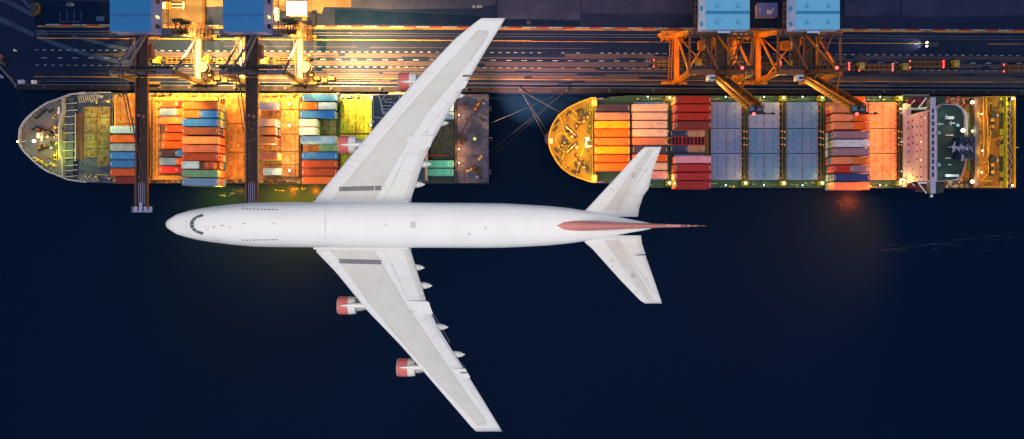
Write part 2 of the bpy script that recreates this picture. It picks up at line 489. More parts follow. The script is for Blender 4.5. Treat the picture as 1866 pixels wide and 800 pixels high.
def stack(px0, px1, py0, py1, ztop, colours, row, where, group, half="", ribs=.56, flip=False, rn=None, n20=False):
    """colours: bottom to top. px/py: extent of the top seen in the photo."""
    cx = X((px0+px1)/2, ztop); cy = Y((py0+py1)/2, ztop)
    L = 6.06 if (px1-px0) < 42 else 12.19
    n = len(colours)
    for i, c in enumerate(colours):
        z0 = ztop - 2.61*(n-i)
        lab = f"{c} container, {TIERN[n][i]}{ORD[row]} row from quay{half}, {where}"
        container(cx, cy, z0, L, c, lab, group, ribs, flip)
    return cx, cy

# ------------------------------------------------------------------ ship parts
def outline_hull(root, pts, zdeck, m_, name="hull", bowcut=3.0, bow_x=None, z0=-2.5, sink=0.0):
    """pts: outline at deck level, world xy, closed"""
    cx = sum(p[0] for p in pts)/len(pts); cy = sum(p[1] for p in pts)/len(pts)
    low = []
    for x, y in pts:
        q = max(0.0, 1 - (x - bow_x) / 45.0)
        low.append((x + bowcut*q*2.2, cy + (y-cy)*(1 - .35*q*q)))
    mb = MB(); mb.prism(low, z0, zdeck, 0, top=pts)
    return mb.build(name, m_, root)
def flat(mb, poly, z, mi=0, t=.06): mb.prism(poly, z, z+t, mi)
def railing(root, pts, m_, h=1.1, r=.05, step=2.4, name="railing"):
    mb = MB()
    pts = [Vector(p) for p in pts]
    for a, b in zip(pts, pts[1:]):
        for k in (.55, 1.0): mb.tube(a + Vector((0,0,h*k)), b + Vector((0,0,h*k)), r, 0, 5)
        n = max(1, int((b-a).length/step))
        for i in range(n+1):
            p = a.lerp(b, i/n); mb.tube(p, p + Vector((0,0,h)), r, 0, 5)
    return mb.build(name, m_, root)
def bulwark(root, pts, m_, h=1.2, w=.18, name="bulwark", ribs=True):
    mb = MB(); pts = [Vector(p) for p in pts]
    for a, b in zip(pts, pts[1:]):
        mb.beam(a + Vector((0,0,h/2)), b + Vector((0,0,h/2)), w, h)
        mb.beam(a + Vector((0,0,h+.05)), b + Vector((0,0,h+.05)), w*2.2, .1)
    return mb.build(name, m_, root)
def hatch(root, x0, x1, y0, y1, z, m_, mdet, t=.9, rows=2, cleats=True):
    mb = MB()
    g = .05
    mb.box(x0+g, x1-g, y0+g, y1-g, z, z+t, 0)
    for i in range(1, rows):
        x = x0 + (x1-x0)*i/rows; mb.box(x-.06, x+.06, y0+.3, y1-.3, z+t, z+t+.04, 1)
    if cleats:
        for i in range(3):
            for j in range(3):
                cx = x0 + (x1-x0)*(.22+.28*i); cy = y0 + (y1-y0)*(.2+.3*j)
                if i != 1: mb.box(cx-.08, cx+.08, cy-.75, cy+.75, z+t, z+t+.05, 1)
                else: mb.cbox(cx, cy, z+t, .5, .5, .08, .3, 2)
        for cx in (x0+.5, x1-.5):
            for j in range(5): mb.cbox(cx, y0 + (y1-y0)*(.1+.2*j), z+t, .35, .5, .12, 0, 2)
    return mb.build("hatch_cover", [m_, mdet, RUSTY], root)
RUSTY = mat("rusty_fitting", (0.16, 0.055, 0.02, 1), 0.8, 0.5, (0.05, 0.02, 0.012, 1), 1.5)
def winch(root, x, y, z, a, m_, m2, s=1.0, pale=None):
    """mooring winch: bed, gearbox, two drums with flanges, warping head"""
    mb = MB()
    c, t = math.cos(a), math.sin(a)
    def W(u, v): return (x + s*(u*c - v*t), y + s*(u*t + v*c))
    p = W(0,0); mb.cbox(p[0], p[1], z, 5.4*s, 1.3*s, .25, a, 0)
    for u, r, w in ((-1.7,.62,1.2),(0.2,.62,1.2)):
        a0, b0 = W(u-w/2, 0), W(u+w/2, 0)
        mb.tube((a0[0],a0[1],z+.95*s), (b0[0],b0[1],z+.95*s), r*s*.75, 1, 12)
        for q in (u-w/2, u+w/2):
            a1, b1 = W(q-.06,0), W(q+.06,0)
            mb.tube((a1[0],a1[1],z+.95*s), (b1[0],b1[1],z+.95*s), r*s*1.15, 0, 14)
    p = W(1.6,0); mb.cbox(p[0], p[1], z+.2, 1.1*s, 1.4*s, 1.5*s, a, 0)
    p = W(1.5,-1.1); mb.cbox(p[0], p[1], z+.2, .8*s, .8*s, .9*s, a, 2)
    a0, b0 = W(2.2,0), W(3.0,0); mb.tube((a0[0],a0[1],z+.95*s), (b0[0],b0[1],z+.95*s), .35*s, 0, 10, .45*s)
    return mb.build("mooring_winch", [m_, m2, pale or m2], root)
def bitts(root, x, y, z, a, m_):
    mb = MB(); c, t = math.cos(a), math.sin(a)
    mb.cbox(x, y, z, 2.2, .8, .12, a)
    for q in (-.65,.65):
        mb.cyl(x+q*c, y+q*t, z+.1, z+.9, .26); mb.cyl(x+q*c, y+q*t, z+.85, z+.95, .36)
    return mb.build("mooring_bitts", m_, root)
def deck_lamp(root, loc, power, col, bulb=None, r=.35, post=1.6, size=.3, spot=None, cone=150, m_=None):
    x, y, z = loc
    mb = MB(); mb.tube((x, y, z-post), (x, y, z), .09, 0, 6); mb.cyl(x, y, z, z+.12, r*1.3)
    o = mb.build("lamp_post", m_ or dark_steel, root)
    mb = MB(); mb.ball((x, y, z+.12+r), r, 0)
    b = mb.build("lamp_globe", bulb or bulb_warm, root)
    if power:
        if spot: lamp('SPOT', (x, y, z+.12+r), power, col, size, spot, cone, .7, root)
        else: lamp('POINT', (x, y, z+.25+2*r+size), power, col, size, parent=root)
def clutter(root, x0, x1, y0, y1, z, n, mats, seed, smin=.3, smax=1.1, hmax=.9, name="deck_machinery"):
    """small vents, boxes, pipe runs on a strip of deck"""
    rr = random.Random(seed); mb = MB()
    for i in range(n):
        x, y = rr.uniform(x0, x1), rr.uniform(y0, y1)
        k = rr.random(); mi = rr.randrange(len(mats))
        if k < .45: mb.cbox(x, y, z, rr.uniform(smin, smax), rr.uniform(smin, smax), rr.uniform(.2, hmax), rr.choice([0,0,0,.4]), mi)
        elif k < .7: mb.cyl(x, y, z, z+rr.uniform(.3, hmax+.3), rr.uniform(.12,.35), mi, 10)
        else:
            ln = rr.uniform(1, 4)
            if (x1-x0) > (y1-y0): mb.tube((max(x0,x-ln),y,z+.25), (min(x1,x+ln),y,z+.25), .1, mi, 6)
            else: mb.tube((x,max(y0,y-ln),z+.25), (x,min(y1,y+ln),z+.25), .1, mi, 6)
    return mb.build(name, mats, root)

# ================================================================== SHIP A : grey bow
hullA = mat("dark_hull_paint", (0.028, 0.035, 0.055, 1), 0.6, 0.5, (0.06, 0.03, 0.02, 1), 0.3)
deckA = mat("grey_deck_paint", (0.080, 0.095, 0.125, 1), 0.75, 0.75, (0.11, 0.06, 0.05, 1), 0.35, thr=(0.42, 0.62), fine=0.2)
rimA = mat("pale_bulwark_paint", (0.25, 0.25, 0.36, 1), 0.6, 0.4, (0.2, 0.12, 0.1, 1), 0.5)
plateA = mat("blue_grey_plate", (0.028, 0.042, 0.095, 1), 0.7, 0.4, (0.10, 0.08, 0.08, 1), 0.6)
hatchG = mat("olive_hatch_paint", (0.095, 0.105, 0.065, 1), 0.75, 0.9, (0.035, 0.018, 0.010, 1), 0.55, thr=(0.44, 0.6), fine=0.25)
hatchO = mat("rusty_hatch_paint", (0.24, 0.125, 0.045, 1), 0.75, 0.8, (0.13, 0.045, 0.015, 1), 0.40, thr=(0.42, 0.62), fine=0.25)
deckO = mat("rusty_side_deck", (0.20, 0.13, 0.08, 1), 0.8, 0.8, (0.06, 0.03, 0.012, 1), 0.6, thr=(0.42, 0.6), fine=0.25)
deckT = mat("dark_green_deck", (0.014, 0.035, 0.032, 1), 0.7, 0.5, (0.05, 0.04, 0.025, 1), 0.5)
hatchline = mat("dark_seam", (0.03, 0.025, 0.02, 1), 0.8, 0.3)
lilac_steel = mat("lilac_grey_steel", (0.30, 0.30, 0.46, 1), 0.5, 0.3)
coamO = mat("yellowish_coaming", (0.42, 0.24, 0.08, 1), 0.7, 0.6, (0.12, 0.05, 0.02, 1), 0.7)
oldmast = mat("mast_paint", (0.45, 0.35, 0.12, 1), 0.6, 0.4)

ZA = 9.0
shipA = thing("container_ship", "container ship with grey forecastle, glaring bow lamp and open orange-lit hold", "container ship", (X(465, 9), Y(252, 9), 0), "container ships moored at the quay")
bowA = [(38.5,250),(39.5,236),(44,227),(49,219.6),(56,212.5),(63.7,206),(77,196),(90.7,187.4),(105,183),(120,177),(130,173),(159,169.5)]
bowA2 = [(39,262),(43,271),(49,278),(56,285.5),(63.7,292.7),(77,304),(90.7,313),(105,318),(120,324.6),(129,328),(160,332)]
zr = 11.5
tp = [tuple(P(a, b, zr)[:2]) for a, b in bowA]; bt = [tuple(P(a, b, zr)[:2]) for a, b in bowA2]
full = tp + [(X(205, 9), Y(169, 9)), (X(890, 9), Y(172.5, 9)), (X(890, 9), Y(334, 9)), (X(205, 9), Y(334, 9))] + bt[::-1]
outline_hull(shipA, full, ZA, hullA, bow_x=X(38, 9))
fc = [p for p in tp if p[0] < X(124, zr)] + [p for p in bt if p[0] < X(124, zr)][::-1]
mb = MB(); mb.prism(fc, ZA+.01, zr); mb.build("forecastle_deck", deckA, shipA)
mb = MB()
midp = [(X(124,9),Y(176,9)),(X(160,9),Y(170.5,9)),(X(205,9),Y(170,9)),(X(205,9),Y(333,9)),(X(160,9),Y(331,9)),(X(124,9),Y(325,9))]
flat(mb, midp, ZA+.02); mb.build("sloping_side_deck", plateA, shipA)
mb = MB(); mb.box(X(205,9), X(620,9), Y(170,9), Y(333,9), ZA+.02, ZA+.1); mb.build("main_deck", deckO, shipA)
mb = MB(); mb.box(X(620,9)+.02, X(829,9), Y(173,9), Y(333,9), ZA+.02, ZA+.1); mb.build("aft_main_deck", deckT, shipA)
bl = [(x, y, zr) for x, y in tp[::-1]] + [(x, y, zr) for x, y in bt]
bulwark(shipA, bl, rimA, 1.3, .22)
bulwark(shipA, [(X(160,9),Y(169.5,9),9.0),(X(205,9),Y(169,9),9.0)], rimA, 1.0, .15)
# ribs inside the bow bulwark
mb = MB()
for lst in (tp, bt):
    for (a, b) in zip(lst[1:9], lst[2:9]):
        for q in (.0, .33, .66):
            x = a[0]+(b[0]-a[0])*q; y = a[1]+(b[1]-a[1])*q
            cy = Y(250, 11.5); d = Vector((X(100,11.5)-x, (cy-y)*1.0, 0)).normalized()
            mb.beam((x, y, zr+.5), (x+d.x*1.5, y+d.y*1.5, zr+.15), .1, .35)
mb.build("bulwark_stay", rimA, shipA)
# breakwater
bw = [(120,179),(120,201.6),(113.7,227.5),(113.2,250),(113.7,274.7),(119.5,297),(120,324)]
bulwark(shipA, [P(a, b, 11.5) for a, b in bw], rimA, 2.2, .16, name="breakwater")
mb = MB()
pl = [tuple(P(a, b, 11.0)[:2]) for a, b in bw] + [(X(134,11), Y(326,11)), (X(134,11), Y(178,11))]
mb.prism(pl, 10.2, 11.2); mb.build("breakwater_platform", plateA, shipA)
mb = MB()
for y in (189,202,213,227.5,243,259,275,289,302,311,322):
    xx = 120 if (y < 202 or y > 297) else 114.5
    mb.beam(P(xx, y, 12.4), P(136 if 205 < y < 295 else 141, y-1.5, 11.3), .22, .5)
mb.beam(P(137.5,206,11.4), P(137.5,294,11.4), .25, .4)
mb.build("breakwater_frame", rimA, shipA)
for a, b, ang in ((82,240,.35),(84,266,-.35)): winch(shipA, X(a,12), Y(b,12), zr, -ang, dark_steel, RUSTY, 1.15, rimA)
for a, b, ang in ((97,234,.3),(99,262,.2),(96,285,.4)): winch(shipA, X(a,12), Y(b,12), zr, ang, oldmast, dark_steel, .6)
for a, b, ang in ((68,213,.6),(76,206,.6),(80,202,.6),(66,290,-.6),(78,296,-.6),(82,299,-.6),(62,234,.5),(96,300,-.5),(92,202,.5)): bitts(shipA, X(a,12), Y(b,12), zr, ang, oldmast if b > 240 else dark_steel)
mb = MB(); mb.cbox(X(76,12), Y(247,12), zr, 2.2, 2.2, 1.8); mb.cbox(X(76,12), Y(247,12), zr+1.8, 1.2, 1.2, .8); mb.cyl(X(76,12), Y(255,12), zr, zr+.6, .5)
mb.build("bosun_store", rimA, shipA)
mb = MB(); mb.tube(P(62,257,11.5), P(62,257,18), .22, 0, 8); mb.tube(P(32,258,13.5), P(48,257,12.5), .18, 0, 6); mb.build("bow_mast", rimA, shipA)
mb = MB(); mb.ball(P(32,258,13.8), .3); mb.build("bow_light", bulb_sod, shipA)
mb = MB(); mb.box(X(108.5,12),X(112,12),Y(208,12),Y(196,12),zr,zr+1.6); mb.build("vent_housing", white_paint, shipA)
clutter(shipA, X(98,12), X(112,12), Y(292,12), Y(206,12), zr, 34, [oldmast, dark_steel, rimA], 3, .25, .8)
mb = MB(); mb.ball(P(62,257,18.3), .5); mb.build("lamp_globe", emit("bow_lamp_bulb", (.9, 1.0, .6), 25), shipA)
lamp('POINT', P(62,257,16.4), 2200, (.9,1,.25), .5, parent=shipA)
lamp('POINT', P(78,247,17.5), 1900, (1,.36,.10), .4, parent=shipA)
lamp('POINT', P(104,275,17), 3200, (.85,1,.05), .4, parent=shipA)
# ribbed side structures aft of the breakwater
for sd in (0, 1):
    mb = MB()
    for i in range(9):
        q = i/8; a = 143 + 32*q
        if sd: mb.beam(P(a, 171.5+1.5*(1-q)*1.5, 10.5), P(a+3, 187-3*q, 9.4), .2, .5)
        else: mb.beam(P(a, 331-2*(1-q), 10.5), P(a+4, 318+3*q, 9.4), .2, .5)
    mb.beam(P(143, 172 if sd else 330, 10.4), P(176, 171 if sd else 331, 10.4), .15, .2)
    mb.build("side_frame", rimA, shipA)
clutter(shipA, X(140,10), X(200,10), Y(186,10), Y(174,10), 9.05, 26, [plateA, rimA, oldmast, dark_steel], 5)
clutter(shipA, X(145,10), X(203,10), Y(330,10), Y(318,10), 9.05, 26, [plateA, rimA, oldmast, dark_steel], 6)
def hx(a, b, c, d, m_, rows=2, z=9.6, t=.9): return hatch(shipA, X(a,z+t), X(b,z+t), Y(d,z+t), Y(c,z+t), z, m_, hatchline, t, rows)
mb = MB()
mb.prism([(X(140,10),Y(212,10)),(X(152,10),Y(196,10)),(X(206,10),Y(193,10)),(X(206,10),Y(310,10)),(X(176,10),Y(306,10)),(X(140,10),Y(292,10))], 9.1, 10.2)
mb.build("hatch_coaming", plateA, shipA)
mb = MB()
mb.prism([(X(141,10),Y(207,10)),(X(152,10),Y(205,10)),(X(152,10),Y(292,10)),(X(141,10),Y(288,10))], 10.22, 10.4); mb.build("lowered_pontoon", mat("red_brown_plate", (0.07,0.03,0.025,1), .8, .5), shipA)
for a in (153, 177):
    for c, d in ((193.5,213.5),(214,242),(242.6,269.5),(270,(287.5 if a < 160 else 304))):
        hatch(shipA, X(a,11.2), X(a+23.4,11.2), Y(d,11.2), Y(c,11.2), 10.22, hatchG, RUSTY, .9, 2)
# orange-lit part: hatch aft of that, coaming grid, open hold
for a, b in ((208,252),(276,288),(399,456)):
    mb = MB(); mb.box(X(a,9.6), X(b,9.6), Y(328,9.6), Y(177,9.6), 9.1, 9.62); mb.build("hatch_coaming", coamO, shipA)
for a, b in ((210,251),(414,453)):
    for c, d in ((178,225),(226,277),(278,327)):
        hx(a, b, c, d, hatchO, 2)
# open hold between px 284 and 333 : walls go down
mb = MB()
mb.box(X(276,9.6), X(398,9.6), Y(185,9.6)+.3, Y(178,9.6), 9.12, 10.4)
mb.box(X(276,9.6), X(398,9.6), Y(328,9.6), Y(320,9.6), 9.12, 10.4)
mb.box(X(276,9.6), X(283,9.6), Y(320,9.6)+.02, Y(185,9.6)+.25, 9.12, 10.4)
mb.build("hold_coaming", coamO, shipA)
mb = MB()
for i in range(10):
    yy = 181.5 + i*15.05
    mb.box(X(284,9.6), X(291.5,9.6), Y(yy,9.6)-.15, Y(yy,9.6)+.15, 9.12, 10.1)
for i in range(9):
    yy = 183.0 + i*15.05
    mb.box(X(285,9.6), X(291,9.6), Y(yy+11.5,9.6), Y(yy,9.6), 9.12, 9.3)
mb.build("cell_guide", mat("pale_cell_guide", (0.36,0.24,0.14,1), .7, .5), shipA)
mb = MB()
for a in (279, 404, 408):
    mb.box(X(a,9.6)-.12, X(a,9.6)+.12, Y(326,9.6), Y(180,9.6), 9.64, 10.9)
    for i in range(28): mb.cbox(X(a+1.2,9.6), Y(181+5.3*i,9.6), 9.64, .5, .35, .9)
mb.build("lashing_bridge", mat("brown_lashing_steel", (0.06,0.035,0.02,1), .7, .4), shipA)
for i, (a, b) in enumerate(((207,252),(277,345),(345,400),(400,456),(476,545),(545,618))):
    clutter(shipA, X(a,10), X(b,10), Y(176,10), Y(171,10), 9.1, 26, [coamO, dark_steel, oldmast, hatchO], 20+i, .3, 1.2)
    clutter(shipA, X(a,10), X(b,10), Y(333,10), Y(328.5,10), 9.1, 20, [coamO, dark_steel, oldmast, hatchO], 40+i, .3, 1.0)
# bay with small containers on a pale hatch
hatchW = mat("pale_worn_hatch", (0.30, 0.17, 0.08, 1), 0.75, 0.8, (0.20, 0.07, 0.02, 1), 0.30, thr=(0.42, 0.6), fine=0.25)
for a, b in ((476,510),(511,546)):
    for c, d in ((178,199),(200,244),(245,275),(276,299),(300,322)): hx(a, b, c, d, hatchW, 2)
for a in (547, 549.5):
    mb = MB(); mb.box(X(a,9.6)-.1, X(a,9.6)+.1, Y(324,9.6), Y(178,9.6), 9.2, 11.2); mb.build("lashing_bridge", MATS["brown_lashing_steel"], shipA)
for c, d in ((174,200),(201,216),(216.5,246),(246.5,277),(277.5,320)): hx(552, 612, c, d, hatchG if 216 < c < 240 else hatchW, 2)
# dark gap and green lit hatches
mb = MB(); mb.box(X(613,9.6), X(618,9.6), Y(332,9.6), Y(176,9.6), 9.12, 9.4); mb.build("cross_deck", deckT, shipA)
hatchY = mat("yellow_green_hatch_paint", (0.15, 0.19, 0.03, 1), 0.75, 0.75, (0.10, 0.05, 0.012, 1), 0.45, thr=(0.42, 0.6), fine=0.3)
for a, b in ((620,648),(649,677)):
    for c, d in ((181,243),(245,320)): hx(a, b, c, d, hatchY, 2)
clutter(shipA, X(620,10), X(677,10), Y(180,10), Y(174,10), 9.1, 34, [oldmast, deckT, RUSTY, rimA], 60, .3, 1.2)
clutter(shipA, X(620,10), X(677,10), Y(332,10), Y(322,10), 9.1, 24, [oldmast, deckT, RUSTY], 61, .3, 1.2)
# accommodation block (mostly under the wing)
ZB = 25.0
roofA = mat("dark_teal_roof", (0.006, 0.028, 0.050, 1), 0.6, 0.4, (0.02, 0.03, 0.03, 1), 0.4)
hs = thing; 
mb = MB(); mb.box(X(682,ZB), X(772,ZB), Y(326,ZB), Y(181,ZB), 9.12, ZB); mb.build("accommodation_block", mat("cream_bulkhead", (0.40,0.40,0.42,1), .6, .3), shipA)
mb = MB(); mb.box(X(680,ZB), X(702,ZB), Y(332,ZB), Y(174,ZB), ZB+.02, ZB+.5); mb.box(X(702,ZB)+.02, X(774,ZB), Y(328,ZB), Y(173,ZB), ZB-.9, ZB+.1); mb.build("wheelhouse_roof", roofA, shipA)
mb = MB()
pts = [(680,174),(690,174),(694,185),(698,207),(716,207)]
for a, b in zip(pts, pts[1:]): mb.beam(P(*a, ZB+.9), P(*b, ZB+.9), .35, .35)
for seg in ([(696,183),(703,172)],[(680,174),(680,214)],[(680,214),(697,215)],[(697,215),(697,224)],[(697,216),(720,216)],[(702,181),(714,181)],[(702,181),(702,186)],[(702,186),(719,187)],[(719,187),(719,191)],[(719,191),(730,191)],[(695,193),(715,193)],[(694,199),(715,199)],[(715,194),(715,199)],[(697,204),(722,204)],[(690,173),(745,172)],[(728,172),(728,190)]):
    mb.beam(P(*seg[0], ZB+.9), P(*seg[1], ZB+.9), .2, .3)
mb.build("roof_railing", lilac_steel, shipA)
mb = MB(); mb.ball(P(680,221,ZB+1.6), .62); mb.cyl(X(680,ZB), Y(221,ZB), ZB+.5, ZB+1.2, .2); mb.build("radar_dome", mat("pale_blue_dome", (.2,.32,.5,1), .5, .1), shipA, smooth=True)
mb = MB(); mb.ball(P(737,181,20), 3.2, 0, 14, 8, .5)
for v_ in range(len(mb.v)):
    x, y, z = mb.v[v_]; cx, cy = X(737,20), Y(181,20); mb.v[v_] = (cx+(x-cx)*1.1, cy+(y-cy)*.45, z)
mb.build("lifeboat", mat("maroon_lifeboat_hull", (0.09, 0.012, 0.02, 1), .5, .3), shipA, smooth=True)
deck_lamp(shipA, P(676,179,13), 500, GRN, bulb_cool, .28)
deck_lamp(shipA, P(676,228,13), 500, GRN, bulb_cool, .3)
deck_lamp(shipA, P(726,170,14), 260, (1,.6,.4), bulb_warm, .2)
mb = MB(); mb.box(X(706,9.6), X(745,9.6), Y(171,9.6), Y(166,9.6), 6.5, 6.8)
for i in range(16): mb.box(X(707+2.3*i,9), X(708+2.3*i,9), Y(171,9), Y(166,9), 6.82, 6.9)
mb.build("gangway", mat("pale_gangway", (.4,.22,.16,1), .6, .2), shipA)
# bay aft of the accommodation
for c, d in ((176,216),(217,291),(292,322)): hx(785, 828, c, d, deckT if c != 217 else mat("grey_green_hatch", (0.035,0.05,0.045,1), .8, .8, (.09,.08,.05,1), .8, thr=(.45,.55), fine=.3), 2)
mb = MB(); mb.box(X(829.5,11), X(832.5,11), Y(333,11), Y(172,11), 9.0, 13.2); mb.build("stern_bulkhead", dark_steel, shipA)
lamp('POINT', P(775,288,14), 900, (1,.75,.1), .3, parent=shipA)
mb = MB(); mb.beam(P(770,283.5,11.5), P(818,283.5,11.5), .25, .4); mb.build("pipe_run", mat("red_pipe", (.35,.05,.01,1), .6, .3), shipA)
sternA = mat("violet_grey_stern_deck", (0.070, 0.072, 0.120, 1), 0.7, 0.8, (0.022, 0.03, 0.055, 1), 0.4, thr=(.42,.6), fine=0.2)
mb = MB(); mb.box(X(833,11), X(890.5,11), Y(333,11), Y(172.5,11), 9.0, 11.0); mb.build("stern_deck", sternA, shipA)
railing(shipA, [P(834,172.8,11), P(890.3,172.8,11), P(890.3,333,11), P(834,333,11)], plateA, 1.1, .07)
mb = MB(); mb.box(X(890.6,9), X(895,9), Y(203,9), Y(193,9), 7.5, 9); mb.box(X(890.6,9), X(895,9), Y(318,9), Y(308,9), 7.5, 9); mb.build("stern_platform", dark_steel, shipA)
for a, b, ang in ((872,192,1.0),(870,313,-1.0)): winch(shipA, X(a,12), Y(b,12), 11, ang, dark_steel, RUSTY, 1.0, lilac_steel)
for a, b, ang in ((838,247,.2),(842,256,1.2)): winch(shipA, X(a,12), Y(b,12), 11, ang, RUSTY, black, .6)
for a, b, ang in ((876,216,-.8),(854,192,-.7),(875,287,.9),(855,310,.4)): bitts(shipA, X(a,12), Y(b,12), 11, ang, oldmast if b > 280 else dark_steel)
mb = MB(); mb.cyl(X(865,11.1), Y(253,11.1), 11.0, 11.25, .5, 0, 18); mb.build("deck_marker", emit("glowing_yellow_marker", (.55,.75,.02), .9), shipA)  # yellow deck dot, given a glow of its own
mb = MB(); mb.cyl(X(838,13), Y(252,13), 11, 14.5, .9); mb.cyl(X(846,13), Y(249,13), 11, 12.5, .6); mb.cyl(X(846,13), Y(256,13), 11, 12.5, .6); mb.build("stern_capstan", dark_steel, shipA)
mb = MB()
for (a, b), (c, d) in (((855,215),(846,232)),((846,232),(840,244)),((868,205),(855,215)),((842,296),(858,312)),((849,290),(870,283))): mb.tube(P(a,b,11.15), P(c,d,11.15), .1, 0, 5)
mb.build("mooring_rope", dark_steel, shipA)
for a, b in ((836.5,210),(836.5,272),(836.5,297)): deck_lamp(shipA, P(a,b,12.6), 1500, (1,.36,.08), bulb_sod, .22, 1.6, .3)
lamp('SPOT', P(898,256,17), 600000, (1,.40,.22), .3, P(1000,118,3), 74, .9, shipA)
mb = MB(); mb.tube(P(889,256,11), P(897,256,17), .12, 0, 6); mb.ball(P(897,256,17.2), .2); mb.build('floodlight_arm', dark_steel, shipA)
clutter(shipA, X(843,12), X(888,12), Y(330,12), Y(176,12), 11, 22, [dark_steel, RUSTY, plateA], 71, .25, .7, .6)
mb = MB()
for i in range(14): mb.cbox(X(840+2.4*i,12), Y(332,12), 11, .3, .3, .3)
mb.build("fairlead", oldmast, shipA)
mb = MB(); mb.beam(P(892,251.5,12), P(897,251.5,12), .2, .2); mb.build("stern_light", rimA, shipA)
# lamps that light the middle of the ship (on the posts of the lashing bridges, below the container tops)
for a, b, p, c in ((158,205,1500,YEL),(185,215,1900,YEL),(160,262,900,GRN),(190,180,900,YEL),(150,288,300,YEL),(152,180,300,SOD),
                   (230,184,3000,SOD),(230,212,2400,SOD),(281,190,2600,SOD),(282,250,2600,SOD),(281,312,2600,SOD),(300,174,1500,SOD),(350,174,1800,SOD),(380,330,600,SOD),(300,330,1500,SOD),
                   (413,185,3600,SOD),(434,215,3600,SOD),(434,265,3600,SOD),(418,310,3600,SOD),(448,325,1800,SOD),(448,180,1800,SOD),
                   (650,200,1400,GRN),(640,228,1600,YEL),(655,290,1400,YEL),(662,178,500,SOD),
                   (520,285,1500,WARM),(500,268,900,WARM),(565,272,900,SOD),(612,236,700,GRN)):
    lamp('POINT', P(a, b, 15.2), p*(.55 if c == SOD else (.62 if a > 600 else 1.0)), c, .5, parent=shipA)
for a, b in ((528,190),(528,229),(528,311)): deck_lamp(shipA, P(a,b,14.5), 2600, (1,.62,.24), bulb_warm, .3, 3.6, .3)
for a, b in ((165,205),(167,262),(230,184),(281,190),(281,312),(413,185),(434,265),(650,200),(655,290)):
    mb = MB(); mb.tube(P(a,b,10.2), P(a,b,14.6), .1, 0, 6); mb.ball(P(a,b,14.6), .2); mb.build("lamp_post", dark_steel, shipA)
# lamps over the side that light the water
for a, b, p, c in ((400,338,120000,(1,.34,.0)),(500,338,420000,(1,.17,.0)),(590,338,420000,(1,.17,.0)),(545,338,380000,(1,.17,.0))):
    lamp('SPOT', P(a, b+4, 12.0), p*.8, c, .5, P(a, b+48, 0), 118, 1.0, shipA)

# ---- containers on ship A
gA = "shipping containers on the grey-bowed ship"
wh = "forward deck, grey-bow ship"
for i, (c, y0, y1, x0) in enumerate((("light blue",228.5,243.5,201),("orange",245,260.5,201),("grey",260.8,276,201),("blue",276.2,291.2,201),("blue",291.4,306,201),("rust red",306.5,321,201),("dark red",321.4,335,207))):
    stack(x0, x0+63, y0, y1, 12.8 if c != "dark red" else 12.2, [c], i, wh, gA)
wh = "open hold, grey-bow ship"
low = [("rust red","red"),("steel blue","orange"),("pale orange","pale orange"),("rust red",),("bright orange",),("bright orange",),("dark purple","blue"),("steel blue","bright orange"),("crimson","crimson")]
for i, cs in enumerate(low):
    y0 = 181.6 + i*15.05; zt = 12.2 if len(cs) == 2 else 11.6
    if len(cs) == 2:
        stack(292, 321.5, y0, y0+14.5, zt, [cs[0]], i, wh, gA, ", forward half"); stack(322, 351.5, y0, y0+14.5, zt, [cs[1]], i, wh, gA, ", aft half")
    else:
        stack({3:301,4:297,5:295}[i], {3:364,4:360,5:358}[i], y0, y0+14.5, zt, [cs[0]], i, wh, gA)
wh = "tall block, grey-bow ship"
ZT = 17.9
tall = [(("light blue","orange","orange"),184.9,200),(("steel blue","lime","*"),200.2,215),(("steel blue","pale grey","blue"),215.4,231),(("orange","navy","brown"),231.2,246),(("orange","orange","pale orange"),247.6,263),
        (("orange","rust red","salmon"),263.3,278.4),(("pale grey","orange","rust red"),278.6,293.5),(("blue","orange","*"),293.8,308.2),(("orange","salmon","green"),308.5,324),(("light blue","orange","steel blue"),324.2,339.2)]
for i, (cs, y0, y1) in enumerate(tall):
    if cs[2] != "*": stack(332.7, 395, y0, y1, ZT, list(cs), i, wh, gA)
    else:
        cy = Y((y0+y1)/2, ZT); cx = X(363.8, ZT)
        for k in (0, 1): container(cx, cy, ZT-2.61*(3-k), 12.19, cs[k], f"{cs[k]} container, {TIERN[3][k]}{ORD[i]} row from quay, {wh}", gA)
        if i == 1:
            stack(332.7, 363, y0, y1, ZT, ["orange"], i, wh, gA, ", forward half"); stack(366, 395, y0, y1, ZT, ["blue"], i, wh, gA, ", aft half")
        else:
            stack(331.8, 361.5, y0-.5, y1-.5, ZT, ["pale grey"], i, wh, gA, ", forward half")
            container(X(386, ZT-2), cy, ZT-2.61+.0, 3.0, "rust red", f"short rust red container atop the {ORD[i]} row, {wh}", gA)
wh = "beside second boom, grey-bow ship"
Z1 = 13.2
stack(471, 506, 185, 200, Z1+2.6, ["orange","lilac"], 0, wh, gA)
stack(468, 502, 215.5, 230.8, Z1+4.6, ["green","steel blue","peach"], 2, wh, gA)
stack(468, 502, 231, 246.3, Z1+4.6, ["orange","navy","pale orange"], 3, wh, gA)
stack(468, 502, 247.8, 263.2, Z1+4.6, ["brown","rust red","pale orange"], 4, wh, gA)
stack(473, 506, 276.5, 291.7, Z1+2.6, ["lime","salmon"], 6, wh, gA)
stack(479, 511, 304.8, 320, Z1, ["pale grey"], 8, wh, gA)
wh = "before green hatches, grey-bow ship"
Z2 = 13.2
stack(552, 613, 170, 184.8, Z2+1.0, ["blue"], 0, wh, gA)
stack(547, 577, 185.6, 200, Z2+1.0, ["bright orange"], 1, wh, gA, ", forward half"); stack(580, 611, 185.8, 200, Z2+1.0, ["light blue"], 1, wh, gA, ", aft half")
stack(548, 609, 201, 215.6, Z2+2.6, ["dark blue","blue"], 2, wh, gA)
